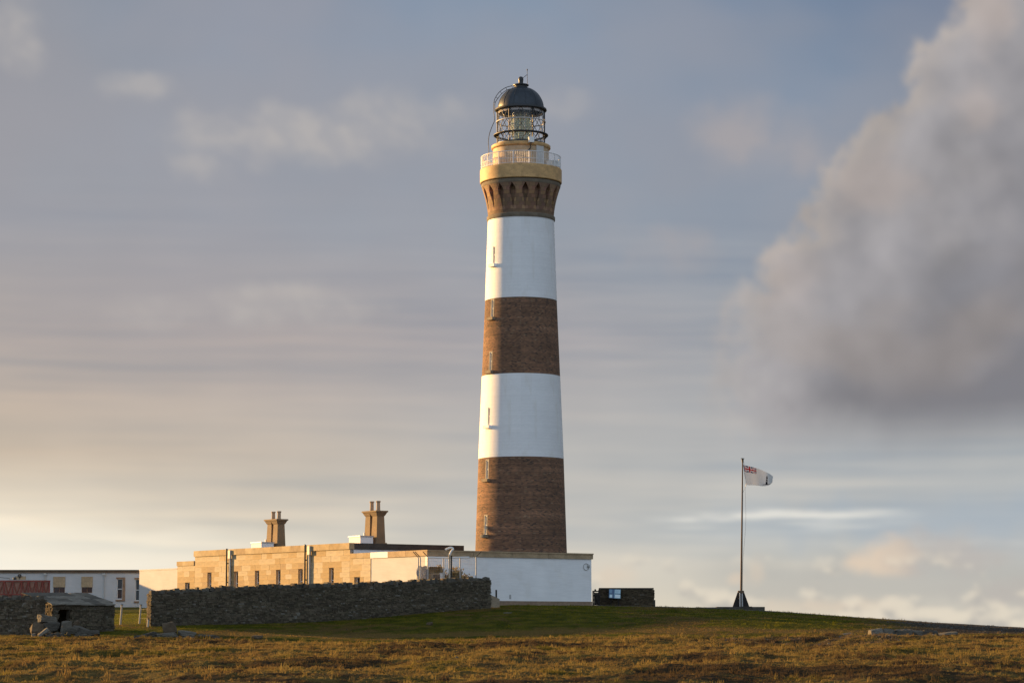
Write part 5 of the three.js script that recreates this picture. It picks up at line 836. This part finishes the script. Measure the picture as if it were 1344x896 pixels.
  const fo = at(975.4, 610), Fl = thing('flag', 'white flag with union canton and dark lighthouse emblem flying from the pole', 'flag', [P(975.4, 610, Z).x, 0, -Z + 0.02]);
  part(Fl, 'cloth', fg, new THREE.MeshPhysicalMaterial({ map: tx, roughness: 1, transmission: 0.1, specularIntensity: 0, thickness: 0, side: THREE.DoubleSide }));
  part(Fl, 'hoist_rope', tube([[at(975.3, 609)[0] - 0.0, at(975.3, 609)[1], 0], [at(976, 611)[0], at(976, 611)[1], 0], [at(979, 636)[0], at(979, 636)[1], 0], [at(975.2, 646)[0], at(975.2, 646)[1], 0]], 0.012, 20, 4), M.galv);
}

// ------------------------------------------------------------------ grass, stones in the turf
{
  const blade = (n, seed, spread, lean) => { const r = rng(seed), pos = [], nor = []; for (let i = 0; i < n; i++) { const a = r() * 6.28, d = Math.sqrt(r()) * spread, x = Math.cos(a) * d, z = Math.sin(a) * d, h = 0.55 + 0.45 * r(), b = r() * 6.28, w = 0.085, lx = (r() - 0.5) * lean, lz = (r() - 0.5) * lean; pos.push(x - Math.cos(b) * w, -0.1, z - Math.sin(b) * w, x + Math.cos(b) * w, -0.1, z + Math.sin(b) * w, x + lx, h, z + lz); } const g = new THREE.BufferGeometry(); g.setAttribute('position', new THREE.Float32BufferAttribute(pos, 3)); g.computeVertexNormals(); return g; };
  const field = (name, label, n, seed, z0, z1, sMax, geo, hFn, ok, tint) => {
    const r = rng(seed), list = []; let guard = 0; while (list.length < n && guard++ < n * 4) { const Z = z0 + (z1 - z0) * Math.sqrt(r()) * 0.999, s = (r() * 2 - 1) * sMax, x = s * Z; if (!ok(x, Z, r)) continue; list.push([x, Z]); }
    const m = new THREE.InstancedMesh(geo, new THREE.MeshPhysicalMaterial({ color: 0xffffff, roughness: 1, transmission: 0.4, thickness: 0, specularIntensity: 0, side: THREE.DoubleSide }), list.length), q = new THREE.Matrix4(), e = new THREE.Euler(), qt = new THREE.Quaternion(), c = new THREE.Color();
    list.forEach(([x, Z], i) => { const h = hFn(x, Z, r), w = h * (0.8 + 0.7 * r()); qt.setFromEuler(e.set(0, r() * 6.28, 0)); q.compose(new THREE.Vector3(x, groundY(x, -Z) - 0.01, -Z), qt, new THREE.Vector3(w, h, w)); m.setMatrixAt(i, q); const k = matter(x, Z), v = tint * (0.82 + 0.36 * r()); m.setColorAt(i, c.setRGB(k[0] * v, k[1] * v * (0.95 + 0.1 * r()), k[2] * v)); });
    m.name = name; m.castShadow = m.receiveShadow = true; m.userData = { kind: 'stuff', label, category: 'grass' }; scene.add(m);
  };
  field('moor_grass', 'straw coloured moor grass and heather in the foreground', 300000, 11, 76, 154, 0.225, blade(9, 3, 0.5, 0.9), (x, Z, r) => (r() < 0.012 ? 0.12 + 0.12 * r() : 0) + 0.03 + 0.08 * r() * r() + 0.06 * sst(0, 0.4, fbm(x * 0.5, Z * 0.4, 3)), (x, Z, r) => foreAt(x, Z) > 0.3 && r() > gravelAt(x, Z) * 0.85, 1.25);
  field('turf_grass', 'short green turf below the walls', 140000, 12, 148, 208, 0.225, blade(10, 4, 0.6, 0.8), (x, Z, r) => (r() < 0.008 ? 0.06 + 0.1 * r() : 0) + 0.03 + 0.11 * r() * r() * r(), (x, Z, r) => foreAt(x, Z) < 0.7 && r() > gravelAt(x, Z) * 0.95 && !(Math.abs(x) < 200 && (() => { const l = toL(new THREE.Vector3(x, 0, -Z)); return l[2] < 0.1 && l[0] > -0.1 && l[0] < 17; })()), 1.2);
  const r = rng(44), N = 2600, g = new THREE.InstancedMesh(rockVar[3], std([1, 1, 1], { map: tGrain, flatShading: true }), N), q = new THREE.Matrix4(), qt = new THREE.Quaternion(), e = new THREE.Euler(), c = new THREE.Color(); let k = 0, guard = 0;
  while (k < N && guard++ < 400000) { const Z = 90 + 115 * Math.sqrt(r()), x = (r() * 2 - 1) * 0.22 * Z, w = gravelAt(x, Z); if (r() > w + 0.006) continue; const s = 0.02 + 0.07 * r() * r() * r() + (Z < 150 ? 0.02 : 0); qt.setFromEuler(e.set(r() * 0.3, r() * 6.3, r() * 0.3)); q.compose(new THREE.Vector3(x, groundY(x, -Z) + s * 0.2, -Z), qt, new THREE.Vector3(s * 1.5, s * 0.7, s)); g.setMatrixAt(k, q); const t = 0.06 + (Z < 150 ? 0.2 : 0.08) * r() * r(); g.setColorAt(k, c.setRGB(t, t * 0.94, t * 0.86)); k++; }
  g.count = k; g.name = 'turf_stones'; g.castShadow = g.receiveShadow = true; g.userData = { kind: 'stuff', label: 'loose grey stones scattered in the turf and on the bare slope', category: 'stones' }; scene.add(g);
}
renderer.render(scene, camera);
